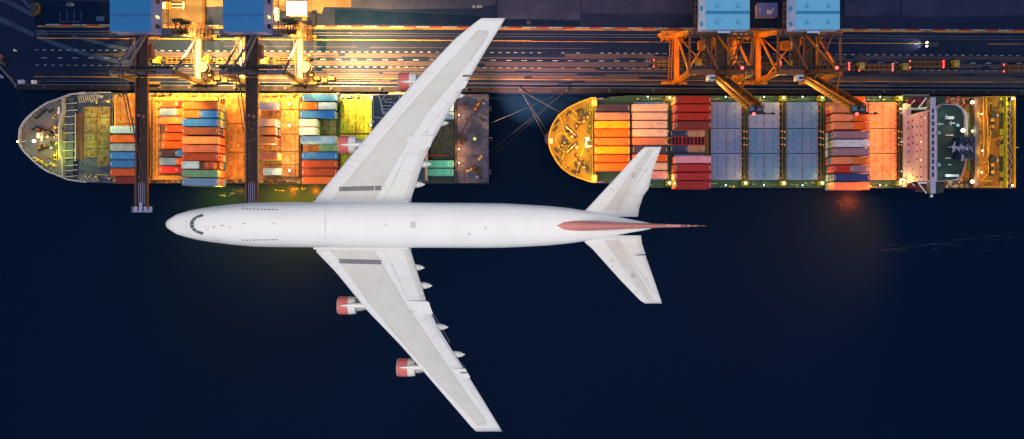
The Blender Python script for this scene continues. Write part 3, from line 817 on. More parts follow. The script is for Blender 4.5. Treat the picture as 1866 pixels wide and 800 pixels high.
stack(545.5, 576, 216.2, 230.8, Z2+3.8, ["grey","white"], 3, wh, gA); stack(545.5, 576, 231.2, 246, Z2+3.8, ["grey","white"], 4, wh, gA)
stack(548, 611, 247.5, 262, Z2+2.6, ["steel blue","light blue"], 5, wh, gA, ribs=1.6)
stack(582, 612, 262.8, 276, Z2, ["green"], 6, wh, gA, ", aft half")
for i, (c, y0, y1) in enumerate((("blue",276.4,291.2),("rust red",291.5,306),("rust red",306.3,321),("orange",321.3,335.6))): stack(552, 611.5, y0, y1, Z2+.6, [c], 7+min(i, 2) if i < 3 else 9, wh, gA) if i < 3 else stack(552, 611.5, y0, y1, Z2+.6, [c], 9, wh, gA)
wh = "near stern, grey-bow ship"
stack(764, 826, 189, 203, 13.5, ["light blue"], 0, wh, gA); stack(764, 826, 203.3, 217, 13.5, ["light blue"], 1, wh, gA)
stack(764, 826, 291.5, 306, 13.2, ["teal"], 7, wh, gA, ribs=3); stack(764, 826, 306.3, 321.5, 13.2, ["teal"], 8, wh, gA, ribs=3)

# ================================================================== SHIP B : orange bow
hullB = mat("dark_green_hull_paint", (0.012, 0.03, 0.03, 1), 0.6, 0.4, (0.04, 0.03, 0.02, 1), 0.3)
deckB = mat("ochre_deck_paint", (0.20, 0.115, 0.028, 1), 0.7, 0.6, (0.10, 0.05, 0.015, 1), 0.3, thr=(.45,.7), fine=0.15)
deckBs = mat("green_side_deck", (0.020, 0.050, 0.038, 1), 0.7, 0.4, (0.05, 0.05, 0.02, 1), 0.4)
hatchB = mat("blue_grey_hatch_paint", (0.072, 0.150, 0.30, 1), 0.65, 0.6, (0.16, 0.17, 0.32, 1), 0.09, thr=(.40,.62), fine=0.12)
hatchB2 = mat("pale_violet_hatch_paint", (0.17, 0.19, 0.32, 1), 0.65, 0.7, (0.09, 0.14, 0.31, 1), 0.08, thr=(.45,.62), fine=0.12)
hatchC = mat("brown_red_hatch_paint", (0.33, 0.16, 0.12, 1), 0.65, 0.7, (0.22, 0.07, 0.03, 1), 0.3, thr=(.5,.7), fine=0.12)
bronze = mat("ochre_machinery", (0.26, 0.16, 0.05, 1), 0.55, 0.4)
pinkish = mat("pinkish_white_bulkhead", (0.68, 0.52, 0.60, 1), 0.6, 0.15, fine=0.04)
greenroof = mat("dark_green_monkey_island", (0.004, 0.020, 0.022, 1), 0.6, 0.5, (0.006, 0.030, 0.030, 1), 0.25)
yellowsteel = mat("yellow_green_steel", (0.24, 0.24, 0.04, 1), 0.6, 0.5, (0.1, .09, .02, 1), 0.7)
shipB = thing("container_ship", "container ship with ochre rounded bow deck and pinkish white accommodation block", "container ship", (X(1425, 9), Y(258, 9), 0), "container ships moored at the quay")
zf = 12.5
bB = [(999.5,255),(1000.5,246),(1003.5,235),(1009,223.5),(1016,213),(1024.6,205),(1034,198),(1044,192.5),(1055,187.5),(1066.6,183),(1077,179.4),(1086,178.8)]
bB2 = [(1000.5,265),(1003,274),(1007,282.5),(1014,295),(1022,305),(1031,312.5),(1040,318.3),(1053,324),(1066.6,328.6),(1078,332),(1086,333)]
t2 = [tuple(P(a, b, zf)[:2]) for a, b in bB]; b2 = [tuple(P(a, b, zf)[:2]) for a, b in bB2]
fullB = t2 + [(X(1110,9),Y(179,9)),(X(1130,9),Y(175.5,9)),(X(1160,9),Y(174,9)),(X(1849,9),Y(175.5,9)),(X(1849,9),Y(343.5,9)),(X(1170,9),Y(341,9)),(X(1135,9),Y(339,9)),(X(1110,9),Y(334.5,9))] + b2[::-1]
outline_hull(shipB, fullB, 9.0, hullB, bow_x=X(1000, 9), bowcut=2.2)
mb = MB(); mb.prism(t2 + b2[::-1], 9.01, zf); mb.build("forecastle_deck", deckB, shipB)
bulwark(shipB, [(x, y, zf) for x, y in t2[::-1]] + [(x, y, zf) for x, y in b2], mat("bright_ochre_rim", (.45,.26,.06,1), .6, .3), 1.1, .16)
mb = MB(); mb.ball(P(1006,252.5,1.0), 2.9, 0, 14, 8, .5); mb.build("bulbous_bow", mat("maroon_antifouling", (.16,.10,.16,1), .6, .3), shipB, smooth=True)
mb = MB(); mb.box(X(1110,9)+.1, X(1783,9), Y(341,9)+.3, Y(176,9), 9.02, 9.1); mb.build("main_deck", deckBs, shipB)
mb = MB(); mb.prism([(X(1087,9),Y(181,9)),(X(1110,9),Y(180.5,9)),(X(1110,9),Y(333,9)),(X(1087,9),Y(331,9))], 9.02, 9.1); mb.build("foredeck_well", deckBs, shipB)
# bow furniture
mb = MB()
segs = [[(1018,200+8),(1022,218),(1030,244),(1040,256)],[(1022,292),(1030,276),(1040,262)],[(1013,246),(1022,242),(1034,244)],[(1013,246),(1012,256),(1024,276),(1036,277)],[(1030,203),(1058,226)],[(1038,196),(1062,218)],[(1030,306),(1060,280)],[(1050,318),(1066,262)],[(1058,206),(1068,224)]]
for sg in segs: mb.path([P(a, b, zf+.2) for a, b in sg], .13, 0, 5)
mb.build("deck_pipe", mat("yellow_deck_pipe", (.62,.40,.10,1), .5, .2), shipB)
for a, b, ang in ((1055,224,.95),(1056,289,-.95),(1063,216,.95),(1064,297,-.95)): winch(shipB, X(a,13), Y(b,13), zf, ang, dark_steel, bronze, .85, mat("peach_motor_cover", (.55,.36,.25,1), .5, .2))
for a, b, ang in ((1040,240,-.75),(1041,270,.75)):
    winch(shipB, X(a,13), Y(b,13), zf, ang, dark_steel, bronze, 1.0, MATS["peach_motor_cover"])
    mb = MB(); c, t = math.cos(ang), math.sin(ang); x, y = X(a,13), Y(b,13); mb.beam((x-2.5*c, y-2.5*t, zf+2), (x+2.0*c, y+2.0*t, zf+2), .25, .25); mb.build("chain_stopper", mat("pinkish_chain_bar", (.75,.4,.35,1), .5, .2), shipB)
winch(shipB, X(1024,13), Y(266,13), zf, 1.4, dark_steel, bronze, .75, MATS["peach_motor_cover"])
for a, b, ang in ((1034,238,.5),(1034,262,.1),(1013,234,.9),(1014,273,-.9),(1037,206,.6),(1054,205,1.4),(1056,200,.3),(1062,204,1.4),(1015,222,.9),(1017,288,-.9),(1050,300,-1.2),(1047,312,-.2),(1056,308,1.4),(1052,314,.2),(1060,210,.2)): bitts(shipB, X(a,13), Y(b,13), zf, ang, dark_steel)
mb = MB()
for a, b in ((1036,236),(1036,272)): mb.cyl(X(a,13), Y(b,13), zf, zf+.25, 1.0, 0, 16)
mb.cyl(X(1027,13), Y(250,13), zf, zf+.3, .7); mb.cyl(X(1031,13), Y(257,13), zf, zf+.3, .9)
mb.build("deck_hatch_lid", dark_steel, shipB)
mb = MB(); mb.box(X(1000.5,13), X(1007,13), Y(261,13), Y(252,13), zf, zf+.15); mb.build("bow_platform", white_paint, shipB)
for a in (1069, 1073.5, 1078): 
    mb = MB(); mb.box(X(a,13), X(a+2.2,13), Y(318,13), Y(190,13), zf, zf+(.5 if a != 1078 else 1.4)); mb.build("breakwater", mat("green_ochre_plate", (.12,.11,.02,1), .6, .4), shipB)
clutter(shipB, X(1068,13), X(1082,13), Y(325,13), Y(186,13), zf, 46, [bronze, dark_steel, yellowsteel, deckBs], 81, .3, 1.2)
clutter(shipB, X(1020,13), X(1064,13), Y(310,13), Y(202,13), zf, 24, [bronze, dark_steel], 82, .25, .6, .5)
mb = MB(); mb.cbox(X(1074.5,20), Y(260,20), zf+.02, 2.0, 2.2, 5.5); mb.tube(P(1070,256,12.5), P(1071,257,22), .3, 0, 8); mb.build("foremast", white_paint, shipB)
mb = MB(); mb.cbox(X(1074,18.2), Y(260.5,18.2), 18.05, 1.7, 1.9, .3); mb.build("foremast_hatch", black, shipB)
for a, b in ((1068,252),(1069,267),(1072,252)): 
    mb = MB(); mb.ball(P(a,b,17), .28); mb.build("lamp_globe", bulb_warm, shipB)
for a, y0, y1 in ((1078,180,193),(1078,319,331)):
    mb = MB(); mb.box(X(a,13.5), X(a+10,13.5), Y(y1,13.5), Y(y0,13.5), 9.2, 13.5); mb.build("side_locker", mat("peach_locker", (.50,.28,.14,1), .6, .4), shipB)
mb = MB()
for y in (180,332): 
    for k in range(4): mb.beam(P(1089,y-1+k*.6,12), P(1100,y-1.5+k*.8,9.5), .12, .12)
mb.build("inclined_ladder", lilac_steel, shipB)
YO = (1.0, 0.52, 0.045)
for a, b, p in ((1068,250,4500),(1069,268,4500),(1030,225,3300),(1030,288,3300),(1010,255,2200),(1052,195,1700),(1052,315,1700)): lamp('POINT', P(a, b, 19.5), p*.72, YO, .4, parent=shipB)
for a, b, p in ((1079,188,900),(1079,322,900)): lamp('POINT', P(a, b, 16.2), p, (1,.75,.12), .3, parent=shipB)
for a, b, p in ((1112,228,9000),(1112,272,9000),(1100,300,5000)): lamp('SPOT', P(a, b, 28), p*1.3, (1,.34,.02), .6, P(a+2, b, 10), 100, .9, shipB)
mb = MB(); mb.tube(P(1083.5,245,12.5), P(1083.5,245,28.5), .16, 0, 8); mb.tube(P(1083.5,245,28), P(1112,228,28), .08, 0, 6); mb.tube(P(1083.5,245,28), P(1112,272,28), .08, 0, 6); mb.build("light_mast", dark_steel, shipB)
# rails of the curved bow side
railing(shipB, [P(1090,184,9), P(1105,180,9), P(1130,176.5,9), P(1160,175,9)], mat("green_rail", (.06,.13,.10,1), .6, .2), 1.1, .06)
railing(shipB, [P(1090,329,9), P(1110,333,9), P(1135,338,9), P(1170,340,9)], MATS["green_rail"], 1.1, .06)
# side decks : rails, pipes
mb = MB()
for py in (176.2,179,181.5,184): mb.beam(P(1150,py,9.3), P(1640,py,9.3), .14, .25)
for py in (331.5,334.5,337.5,341.2): mb.beam(P(1150,py,9.3), P(1640,py,9.3), .14, .25)
mb.build("side_deck_pipe", MATS["green_rail"], shipB)
for i in range(6):
    clutter(shipB, X(1160+80*i,10), X(1235+80*i,10), Y(184,10), Y(176,10), 9.12, 16, [deckBs, dark_steel, MATS["green_rail"], oldmast], 90+i, .3, .9)
    clutter(shipB, X(1160+80*i,10), X(1235+80*i,10), Y(341,10), Y(331,10), 9.12, 16, [deckBs, dark_steel, MATS["green_rail"], oldmast], 100+i, .3, .9)
# hatch covers
def hb(a, b, c, d, m_, rows=2): return hatch(shipB, X(a,10.8), X(b,10.8), Y(d,10.8), Y(c,10.8), 9.9, m_, hatchline, .9, rows)
for a, b, m_ in ((1153,1214,hatchB),(1226,1284,hatchB),(1295,1352,hatchB2),(1364,1421,hatchB),(1433,1491,hatchB),(1504,1582,hatchC),(1583,1634,hatchC)):
    for j, (c, d) in enumerate(((186,233.5),(234.5,279),(280,328))):
        if a == 1226 and j == 1: continue
        hb(a, b, c, d, (hatchB2 if (a == 1364 and j == 0) else m_))
    mb = MB(); mb.box(X(a,9.9), X(b,9.9), Y(327,9.9), Y(187,9.9), 9.12, 9.88); mb.build("hatch_coaming", deckBs, shipB)
hb(1086, 1147, 204, 313, hatchC)
mb = MB(); mb.box(X(1150,9.9), X(1153,9.9), Y(329,9.9), Y(186,9.9), 9.12, 12.4); mb.build("lashing_bridge", mat("dark_maroon_steel", (.04,.015,.02,1), .7, .4), shipB)
# lashing bridges with ladders and corner lamps
lash = mat("dark_green_lashing_steel", (0.02, 0.028, 0.022, 1), 0.6, 0.5, (.09,.07,.02,1), .8)
clamp_red = mat("red_clamp", (.20,.03,.03,1), .6, .3)
for a in (1214.5, 1352.5, 1422, 1492, 1634.5):
    mb = MB()
    for q in (2.6, 8.0): mb.box(X(a+q,11)-.2, X(a+q,11)+.2, Y(331,11), Y(184,11), 9.12, 11.6)
    mb.box(X(a+2.6,11), X(a+8,11), Y(331,11), Y(184,11), 10.6, 10.7)
    for i in range(37): mb.box(X(a+3,11), X(a+8,11), Y(186+4*i,11)-.1, Y(186+4*i,11)+.1, 11.0, 11.3)
    mb.build("lashing_bridge", lash, shipB)
    mb = MB()
    for i in range(12):
        for q in (.3, 10.2): mb.cbox(X(a+q,11), Y(190+12.2*i,11), 10.82, .45, .6, .35)
    mb.build("hatch_clamp", clamp_red, shipB)
    for yy in (238,250,262):
        for q_ in (3.5, 8):
            mb = MB(); mb.cbox(X(a+q_,11.7), Y(yy+q_*.3,11.7), 11.62, .2, .4, .12); mb.build("walkway_light", emit("small_amber_light", (1,.50,.08), .8), shipB)
    for yy, sg in ((178.5, 1), (333.5, -1)):
        mb = MB(); mb.box(X(a-.5,11.5), X(a+11.5,11.5), Y(yy+5,11.5), Y(yy-4,11.5), 9.2, 11.5); mb.build("corner_platform", yellowsteel, shipB)
        deck_lamp(shipB, P(a+5.4, yy, 13.8), 560 if a < 1630 else 900, (1,.72,.10), bulb_warm, .34 if yy > 300 else .26, 2.2, .3)
        lamp('POINT', P(a+5.4, yy+sg*11, 13.2), 260, (1,.62,.12), .3, parent=shipB)
for a in (1180,1322,1392,1462,1603):
    for yy in (176.5, 337.5): deck_lamp(shipB, P(a, yy, 10.6), 60, (.7,1,.5), bulb_cool, .17, 1.0, .2)
# flat rack with red frames in the middle of the red bay
mb = MB()
for k in range(3):
    a = 1223 + 20.7*k
    x0, x1, y0, y1 = X(a,12), X(a+19.5,12), Y(264,12), Y(249.5,12)
    for x in (x0, x1, (x0*2+x1)/3, (x0+2*x1)/3): mb.box(x-.12, x+.12, y0, y1, 10.2, 12.2)
    for y in (y0, y1): mb.box(x0, x1, y-.12, y+.12, 11.95, 12.2)
mb.build("flat_rack_frame", mat("red_frame", (.38,.04,.03,1), .6, .3), shipB)
mb = MB(); mb.box(X(1222,10.3), X(1284,10.3), Y(265,10.3), Y(249,10.3), 9.12, 10.15); mb.build("flat_rack_floor", mat("dark_blue_floor", (.02,.03,.10,1), .7, .3), shipB)
mb = MB(); mb.box(X(1285,9.6), X(1293,9.6), Y(281,9.6), Y(236,9.6), 9.12, 9.6); mb.build("hold_gap", black, shipB)
mb = MB()
for a in (1286.5, 1290): mb.box(X(a,11)-.12, X(a,11)+.12, Y(281,11), Y(236,11), 9.65, 11)
mb.build("cell_guide", bronze, shipB)
# ---- containers on ship B
gB = "shipping containers on the ochre-bowed ship"
wh = "behind bow, ochre-bow ship"
stack(1085, 1147, 190, 203.5, 12.2, ["dark purple"], 0, wh, gB, flip=True)
for i, (c, y0, y1) in enumerate((("brownish grey",204.6,219),("yellow orange",219.6,234.6),("bright orange",235,250),("orange",250.4,265.6),("yellow orange",266.2,281),("bright orange",281.6,296),("bright orange",296.6,312.5))):
    stack(1085, 1146.5, y0, y1, 14.5, [c], i+1, wh, gB, flip=True, ribs=.56 if i > 4 else .3)
wh = "second bay, ochre-bow ship"
for i, c in enumerate(("peach","peach","peach","peach","salmon","dark purple","bright orange","peach","pink")):
    y0 = 189 + i*15.25; stack(1154, 1214.6, y0, y0+14.8, 14.0, [c], i, wh, gB, flip=True, ribs=.3)
wh = "red bay, ochre-bow ship"
for i, cs in enumerate((("bright orange","bright orange","red"),("navy","bright orange","red"),("bright orange","bright orange","red"),("steel blue","bright orange","dark red"))):
    y0 = 174 + i*15.4; stack(1233, 1294.2, y0, y0+15, 18.6, list(cs), i, wh, gB, flip=True)
for i, cs in enumerate((("navy","bright orange","striped pink"),("bright orange","bright orange","crimson"),("pale grey","bright orange","crimson"),("bright orange","bright orange","crimson"))):
    y0 = 282.8 + i*15.55; stack(1233, 1294.2, y0, y0+15.2, 18.6, list(cs), i+6, wh, gB, flip=True)
wh = "flat-rack gap, ochre-bow ship"
for i, y0 in ((3, 236), (5, 265)):
    stack(1222, 1253, y0, y0+12.8, 12.2, ["dark blue"], i, wh, gB, ", forward half", flip=True); stack(1253.4, 1284, y0, y0+12.8, 12.2, ["brownish grey"], i, wh, gB, ", aft half", flip=True)
wh = "mauve bay, ochre-bow ship"
Zt = 18.4
stack(1546, 1576, 175.5, 190, Zt-3, ["bright orange"], 0, wh, gB, ", aft half", flip=True)
stack(1520, 1549, 191, 205.5, Zt, ["red","rust red","salmon"], 1, wh, gB, ", forward half", flip=True); stack(1550.5, 1581, 191, 205.5, Zt, ["orange","orange","bright orange"], 1, wh, gB, ", aft half", flip=True)
for i, (lo1, lo2, c1_, c2_) in ((2, ("rust red","brown","salmon","bright orange")), (3, ("orange","salmon","salmon","bright orange"))):
    y0 = 206.4 + (i-2)*15.2
    stack(1521, 1551, y0, y0+14.8, Zt, [lo1, lo2, c1_], i, wh, gB, ", forward half", flip=True); stack(1552, 1581.5, y0, y0+14.8, Zt, ["orange","orange",c2_], i, wh, gB, ", aft half", flip=True)
for i, cs in ((4, ("white","navy","mauve")), (5, ("white","green","lilac")), (6, ("white","navy","mauve"))):
    y0 = 238 + (i-4)*15.5; stack(1522, 1583, y0, y0+15.2, Zt+.6, list(cs), i, wh, gB, flip=True, ribs=.9)
for i, cs in ((7, (("bright orange","blue","salmon"),("orange","orange","orange"))), (8, (("navy","red","red"),("navy","orange","mauve")))):
    y0 = 285 + (i-7)*15.2
    stack(1521, 1551, y0, y0+14.8, Zt, list(cs[0]), i, wh, gB, ", forward half", flip=True); stack(1552, 1582, y0, y0+14.8, Zt, list(cs[1]), i, wh, gB, ", aft half", flip=True, ribs=.9)
stack(1522, 1583.5, 315.6, 331, Zt+.2, ["steel blue","navy","deep blue"], 9, wh, gB, flip=True)
for k, c in enumerate(("steel blue","salmon","salmon")): container(X(1552.5,Zt), Y(338.6,Zt), Zt-2.61*(3-k), 12.19, c, f"{c} container, {TIERN[3][k]}outermost row, {wh}", gB, flip=True)
# accommodation block
xb0, xb1 = X(1641, 10), X(1704, 29)
ZR = 29.0
yb0, yb1 = 12.6, 36.4
mb = MB()
mb.box(xb0+.0, xb0+2.2, 11.4, 40.4, 9.12, 13.0)
mb.box(xb0+2.2, xb0+10.3, yb0, yb1, 9.12, 13.2)
mb.box(xb0+.6, xb0+9.8, yb0+.3, yb1-.3, 13.2, ZR)
mb.build("accommodation_block", pinkish, shipB)
mb = MB()
for z in (16, 18.8, 21.6, 24.4, 27.2): mb.box(xb0+.54, xb0+.6, yb0+.3, yb1-.3, z, z+.08)
mb.build("bulkhead_seam", mat("rosy_seam", (.40,.28,.33,1), .6, .1), shipB)
rr = random.Random(4)
for k, z in enumerate((14.2, 17, 19.8, 22.6, 25.6)):
    for j in range(8):
        y = yb0 + 2.2 + j*2.75 + rr.uniform(-.5,.5)
        if rr.random() < .2: continue
        mb = MB(); lit = rr.random() < .16
        mb.box(xb0+.50, xb0+.58, y-.26, y+.26, z, z+.75)
        mb.build("window", (win_lit if lit else glass), shipB)
mb = MB(); mb.box(xb0+4, X(1704,ZR)+.5, yb0, yb1, ZR+.0, ZR+.6); mb.build("bridge_deck", deckT, shipB)
xw0, xw1 = X(1695, 33), X(1704.5, 33)
ZW = 33.2
mb = MB(); mb.box(xw0, xw1, Y(352.5,33), Y(177.5,33), ZW-.5, ZW); mb.build("bridge_wing", lilac_steel, shipB)
mb = MB(); mb.box(xw0+.35, xw1+.5, Y(330,33), Y(200,33), ZR+.6, ZW-.5); mb.build("wheelhouse", pinkish, shipB)
mb = MB(); mb.box(xw0+.27, xw0+.33, Y(330,33)+.5, Y(200,33)-.5, ZR+1.8, ZR+2.9); mb.build("wheelhouse_window", glass, shipB)
mb = MB()
for i in range(11): mb.box(xw0+.45, xw1-.55, Y(322-11.6*i,33), Y(314-11.6*i,33), ZW+.01, ZW+.04)
mb.build("bridge_skylight", glass, shipB)
for sgn, ya, yb_ in ((1, 196, 178), (-1, 333, 352)):
    mb = MB(); mb.beam((xw0-.2, Y(ya,32), 31.5), (xw0-2.6, Y(ya,32), 30.5), .5, .3); mb.beam((xw0-2.6, Y(ya,32), 30.5), (xw0-.6, Y(yb_,32), 31.8), .35, .3); mb.build("wing_bracket", white_paint, shipB)
poly = [(1705,199),(1714,190),(1741,192),(1752,199),(1756,212),(1757,245),(1757,300),(1751,318),(1742,327),(1714,330),(1705,330)]
mb = MB(); mb.prism([tuple(P(a, b, 32)[:2]) for a, b in poly], 28.5, 32.0); mb.build("deckhouse", pinkish, shipB)
mb = MB(); mb.prism([tuple(P(a, b, 32.1)[:2]) for a, b in poly], 32.02, 32.15); mb.build("monkey_island_deck", greenroof, shipB)
railing(shipB, [P(a, b, 32.15) for a, b in poly + [poly[0]]], lilac_steel, 1.0, .07)
mb = MB(); mb.box(X(1703,30), X(1722,30), Y(197,30)-.0, Y(178,30), 25, 30); mb.build("wing_deckhouse", greenroof, shipB)
mb = MB(); mb.box(X(1703,30), X(1717,30), Y(352,30), Y(333,30), 25, 30); mb.build("wing_deckhouse", greenroof, shipB)
for a, b in ((1711,242),(1711,300),(1745,228)):
    mb = MB(); mb.ball(P(a,b,33.2), .62, 0, 12, 8, .8); mb.cyl(X(a,32.5), Y(b,32.5), 32.15, 32.8, .2)
    mb.build("radar_dome", mat("pale_blue_dome", (.2,.32,.5,1), .5, .1), shipB, smooth=True)
mb = MB()
for a, b in ((1714,226),(1735,224),(1727,213)): 
    mb.tube(P(a-9 if a < 1720 else a-5, b, 34.5), P(a+5, b, 34.5), .16, 0, 6); mb.tube(P(a,b,32.2), P(a,b,35), .18, 0, 6); mb.tube(P(a-2,b-4,34), P(a-2,b+4,34), .1, 0, 6)
mb.box(X(1723,33), X(1738,33), Y(217,33), Y(212,33), 32.2, 33.2); mb.box(X(1723,33), X(1747,33), Y(322,33), Y(318,33), 32.2, 33.2)
for a, b in ((1731,246),(1727,246),(1736,246),(1731,288),(1727,288),(1732,300),(1706,246),(1706,298)): mb.cbox(X(a,33), Y(b,33), 32.2, .9, .25, .5)
mb.build("roof_equipment", white_paint, shipB)
mb = MB()
mb.tube(P(1737,268,32), P(1737,268,41), .35, 0, 8); mb.tube(P(1728,268,37), P(1764,270,37), .2, 0, 6); mb.tube(P(1740,258,38), P(1736,278,38), .2, 0, 6)
for i in range(9): mb.tube(P(1738+4*i, 263+(i%3)*2, 37), P(1740+4*i, 276-(i%2)*3, 36), .13, 0, 5)
for i in range(6): mb.cbox(X(1737+5*i,37), Y(266+3*(i%3),37), 36.4, .7, .5, .7)
mb.tube(P(1757,262,33), P(1753,292,37), .35, 0, 8)
mb.build("radar_mast", lilac_steel, shipB)
mb = MB(); mb.box(X(1749,36), X(1777,36), Y(289,36), Y(249,36), 26, 36); mb.build("funnel_casing", mat("dark_navy_funnel", (.006,.022,.06,1), .6, .3), shipB)
mb = MB()
for i in range(4): mb.tube(P(1761+4*i, 256+6*(i%2), 36), P(1761+4*i, 256+6*(i%2), 37.3), .45, 0, 10); mb.tube(P(1762+4*i, 277+5*(i%2), 36), P(1762+4*i, 277+5*(i%2), 37), .4, 0, 10)
mb.build("exhaust_pipe", dark_steel, shipB)
mb = MB()
for (a, b), (c, d) in (((1741,196),(1752,204)),((1752,204),(1757,246)),((1746,194),(1760,206)),((1760,206),(1762,246))): mb.beam(P(a,b,31), P(c,d,31), .5, .5)
for i in range(9): mb.beam(P(1752+.6*i, 206+4.5*i, 31.3), P(1766-.3*i, 208+4*i, 31.3), .15, .2)
mb.build("provision_crane", white_paint, shipB)
for yy in (184, 338.5):
    L_ = MB(); L_.ball((0,0,0), 1, 0, 16, 10)
    cx, cy, cz = X(1677,17), Y(yy,17), 16.5
    L_.v = [(cx+4.6*x*(1-.15*z), cy+1.5*y, cz+1.3*z) for x, y, z in L_.v]
    L_.build("lifeboat", mat("maroon_lifeboat_cover", (.12,.015,.025,1), .6, .4), shipB, smooth=True)
    L_ = MB(); cy2 = cy + (-1 if yy > 300 else -1)*0
    for q in (-3.4, 3.4): L_.beam((cx+q, cy-2.3 if yy < 300 else cy+2.3, 14), (cx+q*.8, cy, 18.6), .3, .3)
    L_.box(cx-5.5, cx+5.5, cy+(1.9 if yy > 300 else -2.6), cy+(2.6 if yy > 300 else -1.9), 13.3, 13.8)
    L_.build("lifeboat_davit", white_paint, shipB)
mb = MB(); mb.box(X(1648,11)+3, X(1720,13), 36.6, 41.4, 12.4, 12.6); mb.box(X(1648,11)+3, X(1720,13), 9.6, 12.4, 12.4, 12.6); mb.build("boat_deck", deckT, shipB)
mb = MB(); mb.box(X(1650,9), X(1700,9), Y(173,9), Y(170,9), 6.2, 6.5)
for i in range(24): mb.box(X(1651+2*i,9), X(1652+2*i,9), Y(173,9), Y(170,9), 6.52, 6.6)
mb.build("gangway", mat("grey_gangway", (.16,.18,.22,1), .6, .2), shipB)
# aft part
aftB = mat("rust_orange_aft_deck", (0.19, 0.085, 0.022, 1), 0.75, 0.85, (0.06, 0.035, 0.012, 1), 0.25, thr=(.42,.65), fine=0.2)
mb = MB(); mb.box(X(1722,13), X(1774,13), Y(342,13), Y(177,13), 9.12, 12.4); mb.build("poop_deck", aftB, shipB)
clutter(shipB, X(1724,13), X(1765,13), Y(196,13), Y(178,13), 12.4, 50, [bronze, dark_steel, clamp_red, rimA], 120, .3, 1.4)
clutter(shipB, X(1724,13), X(1765,13), Y(340,13), Y(326,13), 12.4, 40, [bronze, dark_steel, rimA], 121, .3, 1.4)
mb = MB(); mb.box(X(1766.5,13), X(1771,13), Y(246,13), Y(190,13), 12.42, 12.7); mb.build("green_deck_patch", mat("lime_green_plate", (.07,.13,.01,1), .7, .4), shipB)
mb = MB(); mb.box(X(1765,13), X(1770,13), Y(312,13), Y(292,13), 12.42, 12.7); mb.build("green_deck_patch", mat("lime_green_plate", (.07,.13,.01,1), .7, .4), shipB)
mb = MB(); mb.box(X(1775,15), X(1783,15), Y(342,15), Y(177,15), 9.2, 15.5); mb.build("aft_lashing_bridge", mat("violet_grey_dirty_steel", (.05,.045,.06,1), .8, .6, (.10,.06,.05,1), .7, thr=(.4,.6)), shipB)
mb = MB(); mb.box(X(1784,13), X(1848.5,13), Y(342.5,13), Y(176,13), 9.1, 12.6); mb.build("stern_deck", aftB, shipB)
mb = MB()
for sg in ([(1792,178),(1792,212),(1793,250),(1792,285)],[(1797,178),(1797,212),(1800,215),(1800,275)],[(1788,330),(1801,316),(1801,295)],[(1800,286),(1806,240),(1803,230)],[(1790,340),(1832,341)]): mb.path([P(a,b,12.9) for a,b in sg], .13, 0, 5)
mb.build("deck_pipe", mat("yellow_deck_pipe", (.62,.40,.10,1), .5, .2), shipB)
for b in (220, 302): winch(shipB, X(1810,14), Y(b,14), 12.6, 1.57, dark_steel, bronze, 1.25, MATS["peach_motor_cover"])
winch(shipB, X(1820,14), Y(252,14), 12.6, .3, bronze, bronze, .7)
for a, b, ang in ((1804,187,0),(1803,330,0),(1829,268,1.57),(1829,200,1.57),(1829,318,1.57)): bitts(shipB, X(a,14), Y(b,14), 12.6, ang, bronze)
clutter(shipB, X(1788,14), X(1828,14), Y(338,14), Y(180,14), 12.6, 40, [bronze, dark_steel, bronze], 130, .25, .8, .8)
mb = MB(); mb.box(X(1826,14), X(1834,14), Y(342,14), Y(177,14), 12.62, 12.8)
mb.box(X(1833.5,14), X(1836,14), Y(342,14), Y(177,14), 12.62, 14.0); mb.build("stern_platform", yellowsteel, shipB)
for c_, d_ in ((182,195),(205,234),(246,262),(284,312),(322,330)):  # dark gaps and winch shadows painted on the stern platform
    mb = MB(); mb.box(X(1825,14), X(1832,14), Y(d_,14), Y(c_,14), 12.82, 12.9); mb.build("deck_shade_patch", mat("dark_olive_shade", (.022,.024,.012,1), .8, .5), shipB)
mb = MB(); mb.box(X(1836.5,14), X(1847.5,14), Y(342,14), Y(177,14), 12.62, 12.75); mb.build("stern_gutter", dark_steel, shipB)
mb = MB()
for i in range(26):
    y = 182 + 6.2*i; mb.path([P(1838+random.uniform(0,5), y, 13.1), P(1839+random.uniform(0,5), y+3, 13.3), P(1838+random.uniform(0,5), y+6, 13.1)], .22, 0, 6)
mb.build("coiled_mooring_rope", mat("pinkish_rope", (.30,.22,.26,1), .8, .3), shipB)
mb = MB()
for i in range(13): mb.cbox(X(1837.5,14), Y(188+12*i,14), 12.7, .6, 1.0, .9)
mb.build("fairlead", mat("amber_fairlead", (.60,.30,.06,1), .6, .3), shipB)
mb = MB(); mb.beam(P(1848,176.5,13.2), P(1848,342,13.2), .35, 1.2); mb.tube(P(1849,268,13.5), P(1856,269,13.5), .3, 0, 8, .15); mb.build("stern_rail", mat("amber_rail", (.45,.27,.05,1), .6, .3), shipB)
railing(shipB, [P(1785,176.6,12.6), P(1846,176.6,12.6)], bronze, 1.1, .06); railing(shipB, [P(1785,342,12.6), P(1846,342,12.6)], bronze, 1.1, .06)
for a, b, z, p, c, r in ((1770,187,15,1300,(1,.5,.1),.5),(1770,331,15,1300,(1,.5,.1),.5),(1753,238,34,350,(1,.55,.15),.55),(1771,239,15,500,(.7,1,.5),.3),(1844,180,15,1100,(.9,1,.15),.35),(1788,208,15.5,1300,YO,.2),(1788,314,15.5,1300,YO,.2),(1789,275,15.5,900,YO,.2),(1844,338,14.5,300,YO,.25)):
    deck_lamp(shipB, P(a, b, z), p, c, bulb_warm, r, 2.2, .3)
for a, b, p in ((1815,215,1800),(1815,300,1800),(1820,258,1600),(1830,200,800),(1830,320,800)): lamp('POINT', P(a, b, 19), p*.30, YO, .5, parent=shipB)
for a, b, p in ((1729,206,110),(1737,228,60),(1730,318,110)): lamp('POINT', P(a, b, 34.3), p, (.6,1,.85), .2, parent=shipB)
